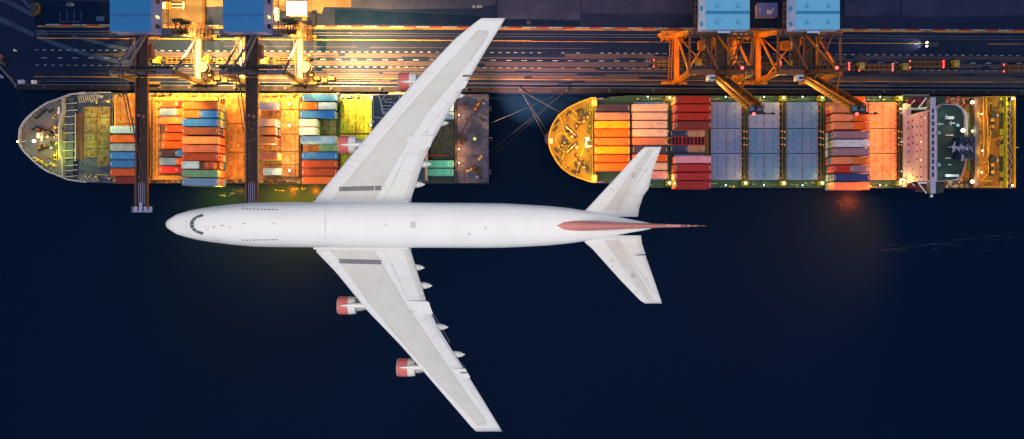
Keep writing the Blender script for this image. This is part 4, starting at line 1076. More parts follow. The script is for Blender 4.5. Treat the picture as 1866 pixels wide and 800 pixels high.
# floodlights on the front of the accommodation block throw orange light on the hatches
for yy in (205, 258, 312):
    lamp('SPOT', P(1638, yy, 25), 15000, (1,.36,.07), .4, P(1588, yy, 10), 96, .8, shipB)
    mb = MB(); mb.cbox(X(1645,26), Y(yy,26), 25.2, .9, .6, .5); mb.build("floodlight", white_paint, shipB)
for yy in (184,336): lamp('POINT', P(1640, yy, 14.6), 260, (1,.9,.25), .3, parent=shipB)
for yy in (150,): pass

# ================================================================== QUAY CRANES
def crane(cx, style, raised, label):
    cr = thing("gantry_crane", label, "gantry crane", (cx, 57, QZ), "ship-to-shore cranes on the apron")
    if style == "blue":
        st = mat("violet_grey_crane_steel", (0.065, 0.060, 0.105, 1), 0.55, 0.5, (0.10, 0.05, 0.03, 1), 0.4)
        lo = mat("yellow_lit_crane_steel", (0.075, 0.07, 0.05, 1), 0.55, 0.5, (0.14, 0.08, 0.04, 1), 0.4)  # leg steel tinted with the yellow lamplight that falls on it
        roof = mat("blue_ribbed_roof", (0.030, 0.155, 0.38, 1), 0.5, 0.2, (0.01, 0.11, 0.34, 1), 0.3, fine=.06)
        wall = mat("pale_blue_house_wall", (0.22, 0.27, 0.55, 1), 0.5, 0.2)
        gird = mat("dark_maroon_girder", (0.020, 0.010, 0.016, 1), 0.6, 0.4, (.04,.02,.02,1))
    else:
        st = mat("orange_brown_crane_steel", (0.135, 0.050, 0.028, 1), 0.55, 0.5, (0.07, 0.03, 0.02, 1), 0.4)
        lo = mat("bright_orange_crane_steel", (0.36, 0.13, 0.025, 1), 0.5, 0.75, (0.12, 0.04, 0.012, 1), 0.5)
        roof = mat("pale_sky_blue_roof", (0.17, 0.42, 0.66, 1), 0.5, 0.35, (0.12, 0.32, 0.54, 1), 0.25, fine=.06)
        wall = mat("pale_lilac_house_wall", (0.40, 0.52, 0.80, 1), 0.5, 0.2)
        gird = mat("dark_brown_girder", (0.030, 0.012, 0.010, 1), 0.6, 0.4, (.06,.02,.02,1))
    zt, zs = 30.0, 9.0
    # feet positions
    yw0, yw1, yl0, yl1, hw = 48.9, 48.0, 65.6, 61.2, 10.2
    for sx in (-1, 1):
        for y0, y1, nm in ((yw0, yw1, 'w'), (yl0, yl1, 'l')):
            mb = MB(); mb.beam((cx+sx*hw, y0, QZ+2.2), (cx+sx*hw, y1, zt), 1.4, 1.5)
            mb.build("leg", lo, cr)
            mb = MB()
            mb.box(cx+sx*hw-.9, cx+sx*hw+.9, y0-.6, y0+.6, QZ+1.6, QZ+2.4)
            for k in (-3.4, -1.2, 1.2, 3.4):
                mb.box(cx+sx*hw+k-1.0, cx+sx*hw+k+1.0, y0-.5, y0+.5, QZ+.8, QZ+1.7)
                for q in (-.5, .5): mb.tube((cx+sx*hw+k+q, y0-.25, QZ+.5), (cx+sx*hw+k+q, y0+.25, QZ+.5), .38, 0, 12)
            mb.box(cx+sx*hw-4.6, cx+sx*hw+4.6, y0-.35, y0+.35, QZ+1.5, QZ+2.0)
            mb.build("bogie", mat("amber_bogie_"+style, (.07,.045,.018,1) if style == "blue" else (.35,.13,.02,1), .6, .5), cr)
        # low portal beam between the two feet of this side
        mb = MB(); mb.beam((cx+sx*hw, yw0, zs), (cx+sx*hw, yl0-.6, zs), 1.5, 1.8); mb.build("portal_beam", mat("pale_portal_beam", (.13,.115,.09,1), .5, .3) if style == "blue" else lo, cr)
        mb = MB()
        for q in (-.5, .5): mb.tube((cx+sx*hw-1.9+q, yw0, zs-3), (cx+sx*hw-1.9+q, yl0, zs+1), .08, 0, 5)
        for k in range(22): mb.tube((cx+sx*hw-2.4, yw0+.76*k, zs-3+.18*k), (cx+sx*hw-1.4, yw0+.76*k, zs-3+.18*k), .06, 0, 4)
        mb.build("ladder", lo, cr)
        # inclined brace and top tie
        mb = MB(); mb.tube((cx+sx*hw, yl0-1, zs+1.2), (cx+sx*hw, yw1+.6, zt-1), .42, 0, 10); mb.build("brace", st if style == "blue" else lo, cr)
        if style != "blue" or sx < 0:
            mb = MB(); mb.tube((cx+(sx*hw if style != "blue" else -3.4), yl1, zt), (cx+(sx*hw if style != "blue" else -3.4), yw1, zt), .42 if style != "blue" else .25, 0, 10); mb.build("upper_tie", st, cr)
    # top cross beams
    mb = MB(); mb.beam((cx-hw, yw1, zt+.2), (cx+hw, yw1, zt+.2), 1.5, 1.7); mb.build("cross_beam", st, cr)
    mb = MB(); mb.beam((cx-hw, yl1, zt+.2), (cx+hw, yl1, zt+.2), 1.5, 1.7); mb.build("cross_beam", st, cr)
    mb = MB()
    for sx in ((-1, 1) if style != "blue" else ()):
        mb.tube((cx+sx*(hw-2.6), yl1, zt+1), (cx+sx*1.8, yw1+.6, zt+3.4), .36, 0, 10)
    mb.tube((cx+6.5, yl1, zt+1.2), (cx-4, yw1+4, zt+.4), .28, 0, 8)
    if style != "blue": mb.build("upper_brace", st, cr)
    # handrailed walkway and small gear on the waterside beam
    mb = MB()
    for i in range(17):
        mb.box(cx-hw+1.25*i-.06, cx-hw+1.25*i+.06, yw1+1.0, yw1+1.9, zt+.9, zt+2.0)
    mb.box(cx-hw, cx+hw, yw1+1.7, yw1+1.9, zt+1.9, zt+2.05); mb.box(cx-hw, cx+hw, yw1+1.0, yw1+1.9, zt+.7, zt+.8)
    mb.build("walkway", dark_steel, cr)
    # girder running landward, plus hinged or raised boom
    def twin(y0, z0, y1, z1, nm, parent):
        mb = MB(); w = 1.55
        for sx in (-1, 1): mb.beam((cx+sx*w, y0, z0), (cx+sx*w, y1, z1), .55, 1.5 if nm != 'boom' or not raised else 2.4)
        n = int(math.hypot(y1-y0, z1-z0)/2.2)
        for i in range(n+1):
            q = i/n; y, z = y0+(y1-y0)*q, z0+(z1-z0)*q
            mb.beam((cx-w, y, z), (cx+w, y, z), .3, .4)
        mb.beam((cx, y0, z0-.2), (cx, y1, z1-.2), 2.4, .12)
        o = mb.build(nm, gird if not raised else (gird if nm == "trolley_girder" else mat("boom_side_orange", (.42,.14,.02,1), .5, .45, (.10,.04,.02,1), .6)), parent)
        mb = MB()
        for sx in (-1, 1): mb.beam((cx+sx*(w+.42), y0, z0+.1), (cx+sx*(w+.42), y1, z1+.1), .16, 1.0)
        o2 = mb.build("lamplit_side_plate", mat("orange_lit_edge_plate_"+style, (.30,.12,.02,1) if style == "blue" else (.55,.19,.03,1), .6, .3), o)  # orange lamplight on the girder sides, put into the plate colour
        mb = MB()
        for sx in (-1, 1):
            for i in range(2*n+1):
                q = i/(2*n); y, z = y0+(y1-y0)*q, z0+(z1-z0)*q
                mb.tube((cx+sx*(w+.6), y, z), (cx+sx*(w+.6), y, z+1.1), .04, 0, 4)
            mb.tube((cx+sx*(w+.6), y0, z0+1.1), (cx+sx*(w+.6), y1, z1+1.1), .05, 0, 5)
        mb.build("handrail", dark_steel, o)
        return o
    twin(84, zt+.4, 46.6, zt+.4, "trolley_girder", cr)
    if not raised:
        tip = 4.0; bz = zt+.4
        bo = twin(46.2, bz, tip, bz, "boom", cr)
        mb = MB(); mb.box(cx-3.1, cx+3.1, tip-1.6, tip+.2, bz-.6, bz-.4)
        for sx in (-1, 1): mb.beam((cx+sx*3.1, tip-1.6, bz+.4), (cx+sx*3.1, tip+.4, bz+.4), .1, .1); mb.cbox(cx+sx*1.5, tip-.4, bz-.3, .9, 1.2, 1.3, .3*sx)
        mb.beam((cx-3.1, tip-1.6, bz+.4), (cx+3.1, tip-1.6, bz+.4), .1, .1); mb.box(cx-.5, cx+.5, tip-1.2, tip+1.5, bz-.3, bz+1.0)
        mb.build("boom_tip_platform", lilac_steel, bo)
        mb = MB()
        for k in (-.9,-.3,.3,.9): mb.tube((cx+k, 12, bz+.5), (cx+k, tip+1, bz+.4), .1, 0, 5)
        mb.build("hoist_rope", lilac_steel, bo)
        mb = MB(); mb.box(cx-1.2, cx-.2, 33.5, 34.3, bz+.2, bz+.8); mb.box(cx+.4, cx+1.3, 33.0, 34.0, bz+.2, bz+1.0)
        for k in range(8): mb.cbox(cx+random.uniform(-1,1), 12+random.uniform(0, 30), bz+.1, .4, .5, .4)
        mb.build("boom_equipment", mat("rosy_equipment", (.20,.09,.09,1), .6, .3), bo)
        apex = (cx, 46.5, 44.0)
        mb = MB()
        for dx, ex in ((-2.0, .9), (1.2, 1.9)):
            mb.tube((cx+dx, 46.5, 43.8), (cx+ex, 60.0, 31.5), .38, 0, 10)
        mb.build("backstay", mat("stay_tube_grey", (.16,.15,.20,1), .5, .3), cr)
        mb = MB(); mb.tube(apex, (cx+.9, 13, bz+.8), .22, 0, 8); mb.tube((cx-1.2, 46.5, 43.8), (cx-.9, 28, bz+5.5), .16, 0, 6); mb.build("forestay", mat("stay_dark_maroon", (.035,.02,.035,1), .5, .3), cr)
        mb = MB()
        for sx in (-1, 1): mb.beam((cx+sx*4.5, yw1, zt+1), (cx+sx*1.0, 46.5, 44), .6, .6)
        mb.box(cx-3.0, cx+1.5, 45.6, 47.2, 43.4, 44.4)
        for sx in (-2.6,-1.3,0,1.1): mb.tube((cx+sx, 45.8, 43.9), (cx+sx, 47.0, 43.9), .8, 0, 12)
        for k in range(10): mb.cbox(cx+random.uniform(-3.5, 1.8), 46.4+random.uniform(-1.3, 1.3), 44.3, .5, .6, .5)
        mb.build("pylon", dark_steel, cr)
        mb = MB(); mb.box(cx+1.0, cx+3.0, 52.8, 57.2, zt-2.4, zt-.3); mb.beam((cx+2.6,52.6,zt+.2),(cx+4.4,53.4,zt-.6),.4,.4); mb.build("operator_cab", mat("rosy_cab", (.16,.07,.08,1), .5, .3), cr)
    else:
        d = Vector((0, -14.5, 36.0)); y0, z0 = 45.8, zt+1.0; y1, z1 = y0+d.y, z0+d.z
        bo = twin(y0, z0, y1, z1, "boom", cr)
        mb = MB()
        for i in range(12):
            qa, qb = i/12, (i+.5)/12
            mb.beam((cx-2.15, y0+d.y*qa, z0+d.z*qa-.9), (cx-2.15, y0+d.y*qb, z0+d.z*qb+.9), .12, .3)
        mb.build("boom_lattice", dark_steel, bo)
        mb = MB(); mb.box(cx-3.6, cx+5.6, y1-1.8, y1-1.5, z1-.3, z1+.1); mb.box(cx-2.1, cx+2.1, y1-1.5, y1+.9, z1-1.2, z1+.2)
        for k in range(8): mb.cbox(cx+random.uniform(-3, 5), y1-1.4, z1, .4, .4, .7)
        mb.build("boom_tip_platform", mat("dark_plum_platform", (.014,.010,.018,1), .6, .3), bo)
        mb = MB(); mb.box(cx-1.9, cx-.6, y1-.9, y1+.3, z1+.22, z1+.5); mb.box(cx+.3, cx+1.5, y1-.9, y1+.3, z1+.22, z1+.5); mb.build("tip_window", mat("steel_blue_sheave", (.05,.11,.20,1), .4, .2), bo)
        mb = MB(); mb.ball((cx-.7, y1-1.8, z1+.6), .42); mb.build("aviation_light", bulb_red, bo)
        mb = MB(); rr = random.Random(5)
        for i in range(26):
            q = rr.random(); y, z = y0+(y1-y0)*q, z0+(z1-z0)*q
            mb.cbox(cx+rr.uniform(-1.2, 1.4), y+rr.uniform(-.4,.8), z+.3, rr.uniform(.4,1.3), rr.uniform(.4,1.1), rr.uniform(.4,1.2))
        mb.build("boom_equipment", gird, bo)
        # pylon with red light
        mb = MB()
        for sx in (-1, 1): mb.beam((cx+sx*3.6+2.2, yw1, zt+1), (cx+sx*1.5+2.6, 45.6, 47), .7, .7)
        mb.beam((cx+1.0, 45.6, 46.8), (cx+4.3, 45.6, 46.8), .8, .8); mb.box(cx+.6, cx+4.6, 46.2, 48.6, 43, 43.2)
        for k in (38, 42): mb.beam((cx-.2, 46.8, k), (cx+5, 46.8, k), .4, .4)
        mb.build("pylon", gird, cr)
        mb = MB(); mb.ball((cx+1.8, 46.2, 47.8), .45); mb.build("aviation_light", bulb_red, cr)
        mb = MB(); mb.tube((cx+3.4, 45.8, 46.8), (cx+.9, (y0+y1)/2, (z0+z1)/2+1), .22, 0, 8); mb.tube((cx+2.6, 45.8, 46), (cx-1.5, 60.0, zt+1), .34, 0, 10); mb.build("backstay", lo, cr)
        mb = MB(); mb.cbox(cx-3.4, 46.2, zt-1.2, 2.4, 1.8, 2.4); mb.build("operator_cab", mat("white_cab_roof", (.45,.48,.60,1), .5, .2), cr)
        mb = MB(); mb.cbox(cx-3.1, 46.0, zt+1.22, 1.4, .7, .12); mb.build("cab_window", glass, cr)
        mb = MB(); mb.box(cx-4.6, cx-3.8, 56.8, 59.6, zt-4, zt-2); mb.build("electrical_house", white_paint, cr)
        for sx in (-1, 1):
            mb = MB(); q0 = cx+sx*3.1
            mb.tube((q0, 48.5, zt-3.4), (q0, 61, zt-3.4), .16, 0, 6); mb.tube((q0, 48.5, zt-.4), (q0, 61, zt-.4), .16, 0, 6)
            for i in range(8): mb.tube((q0, 48.5+1.56*i, zt-.4 if i % 2 else zt-3.4), (q0, 50.06+1.56*i, zt-3.4 if i % 2 else zt-.4), .12, 0, 6); mb.tube((q0, 48.5+1.56*i, zt-.4), (q0+sx*2.6, 49.6+1.56*i, zt-1.6), .10, 0, 5)
            mb.tube((q0+sx*2.6, 48.5, zt-1.6), (q0+sx*2.6, 61, zt-1.6), .12, 0, 6)
            mb.build("inner_truss", st, cr)
        mb = MB(); mb.tube((cx-hw+.4, yw1, zs+3), (cx-2.5, yl1, zt-1), .26, 0, 8); mb.tube((cx+hw-.4, yw1, zs+3), (cx+2.5, yl1, zt-1), .26, 0, 8); mb.tube((cx-hw, yl0-1.2, zs+2), (cx-3, yw1, zt-.5), .22, 0, 8); mb.build("side_brace", lo, cr)
        mb = MB(); rr = random.Random(15)
        for i in range(16): mb.cbox(cx-hw+rr.uniform(-5,3), yl0+rr.uniform(-1.3,.9), QZ+.1, rr.uniform(.5,1.6), rr.uniform(.4,.9), rr.uniform(.6,2.4))
        mb.build("ground_equipment", lo, cr)
        mb = MB(); mb.box(cx-5.0, cx-2.5, 50.5, 62, zt-1.4, zt-1.0)
        for i in range(12): mb.box(cx-5.1, cx-4.9, 50.5+i, 50.6+i, zt-1.0, zt+.2)
        mb.build("service_walkway", gird, cr)
    # machinery house on top, landward
    yh0, yh1 = 59.9 if style == "blue" else 60.9, 84.0
    zh0, zh1 = zt+1.3, 37.0 if style == "blue" else 35.5
    wL, wR = (-7.0, 5.9) if style == "blue" else (-6.3, 7.6)
    mh = MB()
    ch = 2.9 if style == "blue" else 2.4
    # wall box with one chamfered long side
    x0, x1 = cx+wL, cx+wR
    if style == "blue": prof = [(x0, zh0), (x1+1.2, zh0), (x1+1.2, zh1-5.2), (x1, zh1), (x0, zh1)]
    else: prof = [(x0-1.6, zh0), (x1, zh0), (x1, zh1), (x0, zh1), (x0-1.6, zh1-3.6)]
    n = len(prof)
    mh.add([(x, yh0, z) for x, z in prof] + [(x, yh1, z) for x, z in prof], [tuple(range(n-1,-1,-1)), tuple(range(n, 2*n))] + [(i, (i+1)%n, n+(i+1)%n, n+i) for i in range(n)])
    house = mh.build("machinery_house", wall, cr)
    mb = MB()
    # ribbed roof
    if style == "blue":
        y = yh0-.1
        for i in range(int((yh1-yh0)/6)+1):
            pass
        nx = 34
        for i in range(nx):
            xa = x0-.1 + (x1-x0+.2)*i/nx; xb = x0-.1 + (x1-x0+.2)*(i+1)/nx
            mb.box(xa, xb, yh0-.15, yh1, zh1+.02, zh1+.10 + (.07 if i % 2 else 0))
    else: mb.box(x0-.1, x1+.1, yh0-.15, yh1, zh1+.02, zh1+.12)
    rf = mb.build("roof", roof, house)
    mb = MB()
    ym = yh0 + (4.9 if style == "blue" else 5.3)
    mb.box(x0, x1, ym-.12 if style == "blue" else ym-.5, ym+.12 if style == "blue" else ym+.5, zh1+.19, zh1+.3)
    if style == "blue": mb.box(x0, x1, ym+.45, ym+.6, zh1+.19, zh1+.25)
    mb.build("roof_seam", mat("dark_blue_seam", (.008,.09,.30,1), .5, .2) if style == "blue" else mat("mid_blue_seam", (.05,.20,.42,1), .5, .2), rf)
    if style != "blue":
        for vx in (-2.6, 4.3):
            for vy in (2.2, 7.4):
                mb = MB(); mb.cbox(cx+vx, yh0+vy, zh1+.12, 1.1, 1.3, .7); mb.cbox(cx+vx+.1, yh0+vy, zh1+.82, .8, .9, .2)
                mb.build("roof_vent", roof, rf)
        for vy in (2.0, 7.0):
            mb = MB(); mb.cbox(x0-.9, yh0+vy, zh1-1.9, .8, 1.3, .5); mb.build("wall_vent", mat("mid_blue_seam", (.05,.20,.42,1)), house)
        mb = MB(); mb.box(cx-2.2, cx+1.8, yh0-.9, yh0-.2, zh1-1.6, zh1-1.3); mb.build("door_canopy", wall, house)
        mb = MB(); mb.tube((x0-2.6, yh0-1.5, zh0), (x0-2.2, yh1, zh0), .25, 0, 8)
        for i in range(10): mb.cbox(x0-2.5, yh0+3+2*i, zh0+.4, .9, 1.2, .5)
        mb.build("cable_tray", gird, house)
    else:
        for vy, lit, s_ in ((2.2, 0, 1), (5.2, 1, .7), (10.2, 0, 1)):
            mb = MB(); z = zh1-3.0; xx = x1+.76
            mb.add([(xx+.22, yh0+vy-.7*s_, z-.9), (xx+.22, yh0+vy+.7*s_, z-.9), (xx-.20, yh0+vy+.7*s_, z+.9), (xx-.20, yh0+vy-.7*s_, z+.9)], [(0,1,2,3)])
            mb.build("window", win_grn if lit else glass, house)
        mb = MB()
        for i in range(24):
            mb.box(x1+1.7, x1+2.9, yh0+1+i, yh0+1.08+i, zh0-.6, zh0-.5); mb.tube((x1+2.9, yh0+1+i, zh0-.5), (x1+2.9, yh0+1+i, zh0+.6), .05, 0, 4)
        mb.tube((x1+2.9, yh0, zh0+.6), (x1+2.9, yh1, zh0+.6), .06, 0, 5); mb.box(x1+1.2, x1+1.3, yh0, yh1, zh0-.6, zh0-.45); mb.box(x1+2.8, x1+2.95, yh0, yh1, zh0-.6, zh0-.45)
        mb.build("side_gallery", dark_steel, house)
    mb = MB()
    for i in range(int(2*hw/1.1)): 
        mb.tube((cx-hw+1.1*i, yl1-1.7, zt+1), (cx-hw+1.1*i, yl1-1.7, zt+2), .05, 0, 4)
    mb.box(cx-hw, cx+hw, yl1-1.75, yl1-.9, zt+.9, zt+1.0); mb.tube((cx-hw, yl1-1.7, zt+2), (cx+hw, yl1-1.7, zt+2), .06, 0, 5)
    mb.build("rear_walkway", dark_steel, cr)
    # zig-zag stair tower on the outer landward leg
    if style == "blue":
        mb = MB(); xs, ys = cx+hw+1.6, 66.2
        n = 8; zz0, zz1 = QZ+1.0, zt+1
        for i in range(n):
            za, zb = zz0 + (zz1-zz0)*i/n, zz0 + (zz1-zz0)*(i+1)/n; ys = 66.2 - 3.6*i/n
            sg = 1 if i % 2 else -1
            for o_ in (-.9, .9): mb.beam((xs+o_*1.0-.8, ys-1.7*sg, za), (xs+o_*1.0-.2, ys+1.7*sg, zb), .14, .3)
            for k in range(7):
                q = k/6; mb.box(xs+(-1.5 if sg > 0 else .1), xs+(-.1 if sg > 0 else 1.5), ys-1.7*sg+3.4*sg*q-.12, ys-1.7*sg+3.4*sg*q+.12, za+(zb-za)*q, za+(zb-za)*q+.06)
            mb.box(xs-1.8, xs+1.8, ys+1.7*sg-.5, ys+1.7*sg+.5, zb-.06, zb)
            for c1_ in ((-1.8,-2.2),(1.8,-2.2),(1.8,2.2),(-1.8,2.2)):
                mb.tube((xs+c1_[0], ys+c1_[1], za), (xs+c1_[0], ys+c1_[1], zb), .09, 0, 5)
            for a_, b_ in (((-1.8,-2.2),(1.8,-2.2)),((1.8,-2.2),(1.8,2.2)),((1.8,2.2),(-1.8,2.2)),((-1.8,2.2),(-1.8,-2.2))):
                for hh in (.0, 1.0): mb.tube((xs+a_[0], ys+a_[1], zb+hh), (xs+b_[0], ys+b_[1], zb+hh), .08, 0, 5)
        mb.build("stair_tower", mat("ochre_stair_steel", (.017,.010,.006,1), .6, .4), cr)
        mb = MB(); mb.cyl(cx+hw+1.8, 53.5, QZ+6, QZ+8.2, 1.9, 0, 22); mb.cyl(cx+hw+1.8, 53.5, QZ+5.6, QZ+6, 2.2, 0, 22); mb.build("cable_reel", dark_steel, cr)
        mb = MB()
        for k in range(4): mb.cbox(cx+hw+2+2.6*k, 50.0+(k%2)*.7, QZ+.1, 2.0, 1.3, 1.2+.4*(k%2)); 
        for k in range(6): mb.cbox(cx+hw+1.8+random.uniform(-1,2), 51+1.4*k, zs-1, 1.0, .6, 1.2)
        mb.build("electrical_cabinet", mat("amber_bogie_blue", (.42,.24,.07,1)), cr)
        for px_, py_, pw, cone in ((5, 57, 260000, 124), (16, 60, 350000, 126), (22, 76, 75000, 110)):
            lamp('SPOT', (cx+px_, py_, 27.5), pw, (1, .47, .10), .6, (cx+px_+1, py_+(1 if py_ < 65 else 3), 0), cone, .45, cr)
        lamp('SPOT', (cx+13, 50.2, 21), 22000, (1,.50,.12), .5, (cx+12, 62, 3), 120, .6, cr)
        lamp('SPOT', (cx+hw+6, 72, 10), 5500, (1,.55,.12), .3, (cx+hw+2, 66, 14), 110, .6, cr)
        lamp('SPOT', (cx+8, 50.5, 25), 9000, (1,.72,.10), .3, (cx+10, 49, 12), 90, .6, cr)
        lamp('SPOT', (cx+8, 44, 26), 30000, (1,.47,.08), .5, (cx+11, 28, 9), 80, .8, cr)
    else:
        for sx in (-1, 1):
            mb = MB(); mb.box(cx+sx*hw-4.5, cx+sx*hw+4.5, 66.2, 67.6, QZ+.1, QZ+2); mb.build("electrical_cabinet", lo, cr)
        # sodium lamps light the legs, not the apron
        lamp('POINT', (cx-hw-5.5, 55, 15), 3600, (1,.42,.06), .4, parent=cr)
        lamp('POINT', (cx-hw-5, 66.5, 17), 2200, (1,.42,.06), .4, parent=cr)
        lamp('POINT', (cx-hw+4, 47.0, 19), 2600, (1,.42,.06), .4, parent=cr)
        lamp('POINT', (cx+6, 58, 24), 1500, (1,.42,.06), .4, parent=cr)
        lamp('SPOT', (cx-6, 44.0, 24), 6000, (1,.45,.07), .4, (cx, 38, 50), 60, .8, cr)
        lamp('SPOT', (cx-13, 31.0, 30), 16000, (1,.45,.07), .4, (cx-.5, 38, 48), 60, .8, cr)
        mb = MB(); mb.cbox(cx-1, 60.5, QZ+9, 5, 3, 2.2); mb.cbox(cx+2, 62, QZ+9, 3, 3, 1.6); mb.build("landside_winch_box", lo, cr)
    return cr
crA = crane(-120.7, "blue", False, "crane with deep blue ribbed roof, boom lowered over the open hold")
crB = copy_tree(crA); crB.location.x += 35.9
tag(crB, "crane with deep blue ribbed roof next to the black van, boom reaching towards the airliner", "gantry crane")
crC = crane(68.3, "pale", True, "orange crane with pale blue roof and raised boom over the violet hatches nearest the red containers")
crC["label"] = "orange crane with pale blue roof, raised boom beside the red container bay"
crD = copy_tree(crC); crD.location.x += 28.8
tag(crD, "orange crane with pale blue roof, raised boom above the orange and mauve bay", "gantry crane")

# ================================================================== VEHICLES AND SMALL THINGS ON THE APRON
cabY = mat("yellow_truck_cab", (0.15, 0.12, 0.022, 1), 0.45, 0.3)
cabW = mat("pale_cab_roof", (0.20, 0.165, 0.09, 1), 0.45, 0.3)
chas = mat("ochre_chassis", (0.085, 0.045, 0.018, 1), 0.6, 0.4)
chasL = mat("amber_chassis", (0.055, 0.038, 0.014, 1), 0.6, 0.4)
def truck(px, py, direction, label, lit=True, ch=chas, length=12.4, brake=False):
    """terminal tractor with skeletal trailer; px,py = middle of the cab; direction = +1 facing +x"""
    p = G(px, py); t = thing("terminal_truck", label, "truck", tuple(p), "terminal trucks with empty trailers")
    x, y, z = p; s = direction
    mb = MB(); mb.box(x-s*1.0, x+s*1.1, y-1.25, y+1.25, z+.9, z+2.9); mb.box(x+s*1.1, x+s*1.5, y-1.2, y+1.2, z+.5, z+1.6); mb.box(x-s*1.0, x-s*1.5, y+.2, y+1.2, z+.9, z+2.2)
    mb.build("cab", cabY, t)
    mb = MB(); mb.box(x-s*.8, x+s*.8, y-1.1, y+.2, z+2.92, z+3.05); mb.build("cab_roof", cabW, t)
    mb = MB(); mb.add([(x+s*1.12,y-1.1,z+1.8),(x+s*1.12,y+1.1,z+1.8),(x+s*1.12,y+1.1,z+2.7),(x+s*1.12,y-1.1,z+2.7)], [(0,1,2,3)]); mb.build("windscreen", glass, t)
    mb = MB(); mb.box(x-s*1.5, x-s*3.8, y-.5, y+.5, z+.8, z+1.2); mb.box(x-s*3.2, x-s*3.0, y-1.2, y+1.2, z+.9, z+1.3); mb.build("tractor_frame", black, t)
    xa, xb = x - s*3.4, x - s*(3.4+length)
    mb = MB()
    for q in (-.55, .55): mb.box(xa, xb, y+q-.14, y+q+.14, z+1.15, z+1.5)
    for q in (-1.15, 1.15): mb.box(xa-s*.3, xb, y+q-.10, y+q+.10, z+1.45, z+1.62)
    for i in range(8):
        xx = xa + (xb-xa)*i/7; mb.box(xx-.12, xx+.12, y-1.25, y+1.25, z+1.2, z+1.48)
    for q in (0.02, .98): 
        xx = xa+(xb-xa)*q
        for w in (-1.2, 1.2): mb.cbox(xx, y+w, z+1.5, .5, .35, .35)
    mb.build("trailer_frame", ch, t)
    for xx in (x+s*.6, x-s*2.6, xb+s*1.2, xb+s*2.6):
        for q in (-1.0, 1.0):
            mb = MB(); mb.tube((xx, y+q-.25, z+.52), (xx, y+q+.25, z+.52), .52, 0, 14); mb.build("wheel", black, t)
    if lit:
        mb = MB()
        for q in (-1.15, 1.15): mb.box(xb-s*.02, xb-s*.18, y+q-.2, y+q+.2, z+1.25, z+1.66)
        mb.build("tail_light", bulb_red, t)
        if brake:
            mb = MB()
            for q in (-1.15,-.4,.4,1.15): mb.box(x-s*3.9, x-s*4.2, y+q-.18, y+q+.18, z+1.65, z+1.85)
            mb.build("brake_light", bulb_red, t)
        lamp('SPOT', (xb-s*.3, y, z+1.4), 120, (1,.03,.12), .3, (xb-s*8, y, z), 70, .9, t)
    return t
truck(290, 113, -1, "yellow truck with empty trailer facing the open-hold crane", False, chasL)
truck(381, 113, -1, "yellow truck with empty trailer between the two blue-roofed cranes", False, chasL)
truck(485, 113, -1, "yellow truck with empty trailer below the black van and kiosk", False, chasL)
truck(1270, 113, 1, "dim truck entering beneath the crane beside the red container bay", True)
truck(1440, 115, 1, "dim truck beneath the crane over the mauve container bay", True, brake=True)
truck(1564, 117, 1, "yellow truck whose cab has just left the last raised-boom crane", True, brake=True)
truck(1643, 118, 1, "yellow truck second from the moving car, pale square cab roof", True, brake=True)
truck(1735, 112, 1, "yellow truck just below the moving car, alone in its lane", True, brake=True)
truck(1905, 118, 1, "truck partly out of the picture, two red tail lights showing", True)
def car(px, py, ang, body, label, lights=False, L=4.6, van=False):
    p = G(px, py); t = thing("car" if not van else "van", label, "car" if not van else "van", tuple(p))
    W = 1.85; x, y, z = p; h1 = .95; h2 = 1.5 if not van else 2.0
    def rot(v): c, s_ = math.cos(ang), math.sin(ang); return [(x+(a-x)*c-(b-y)*s_, y+(a-x)*s_+(b-y)*c, d) for a, b, d in v]
    def pb(mb): mb.v = rot(mb.v); return mb
    l = L/2
    mb = MB(); prof = [(-l,.35),(l,.35),(l,.75),(l-.15,h1),(l-1.1,h1+.05),(-l+.3,h1+.05),(-l,h1-.1)]
    n = len(prof); mb.add([(x+a, y-W/2, z+b) for a, b in prof] + [(x+a, y+W/2, z+b) for a, b in prof], [tuple(range(n)), tuple(range(2*n-1, n-1, -1))] + [(i, n+i, n+(i+1)%n, (i+1)%n) for i in range(n)])
    pb(mb).build("car_body", body, t)
    mb = MB(); a0, a1, b0, b1 = (-l+.25, l-1.15, -l+.8, l-1.9) if not van else (-l+.1, l-.8, -l+.3, l-1.5)
    v = [(x+a0,y-W/2+.05,z+h1+.03),(x+a1,y-W/2+.05,z+h1+.03),(x+a1,y+W/2-.05,z+h1+.03),(x+a0,y+W/2-.05,z+h1+.03),(x+b0,y-W/2+.22,z+h2),(x+b1,y-W/2+.22,z+h2),(x+b1,y+W/2-.22,z+h2),(x+b0,y+W/2-.22,z+h2)]
    mb.add(v, [(0,3,2,1),(4,5,6,7),(0,1,5,4),(1,2,6,5),(2,3,7,6),(3,0,4,7)]); pb(mb).build("windows", glass, t).name = "window"
    mb = MB(); mb.box(x+b0+.05, x+b1-.05, y-W/2+.26, y+W/2-.26, z+h2+.01, z+h2+.05); pb(mb).build("roof", body, t)
    for a in (-l+.85, l-.9):
        for q in (-W/2+.1, W/2-.1):
            mb = MB(); mb.tube((x+a, y+q-.11, z+.33), (x+a, y+q+.11, z+.33), .33, 0, 12); pb(mb).build("wheel", black, t)
    for q in (-.65, .65):
        mb = MB(); mb.box(x+l-.12, x+l+.04, y+q-.16, y+q+.16, z+.6, z+.82); pb(mb).build("headlight", bulb_warm if lights else glass, t)
    if lights:
        for q in (-.65, .65):
            v = rot([(x+l+.1, y+q, z+.72), (x+l+13, y+q*1.4, z)])
            lamp('SPOT', v[0], 5200, (1,.86,.66), .12, v[1], 58, .9, t)
            v2 = rot([(x+l-.3, y+q, z+.96)])
            mb = MB(); mb.ball(v2[0], .28); mb.build("headlight_glow_lens", bulb_warm, t)
    return t
car(1697, 76, math.pi - .06, mat("dark_navy_car_paint", (.008,.012,.03,1), .3, .1, spec=.5), "dark moving car with both headlights on, lighting the road ahead", True)
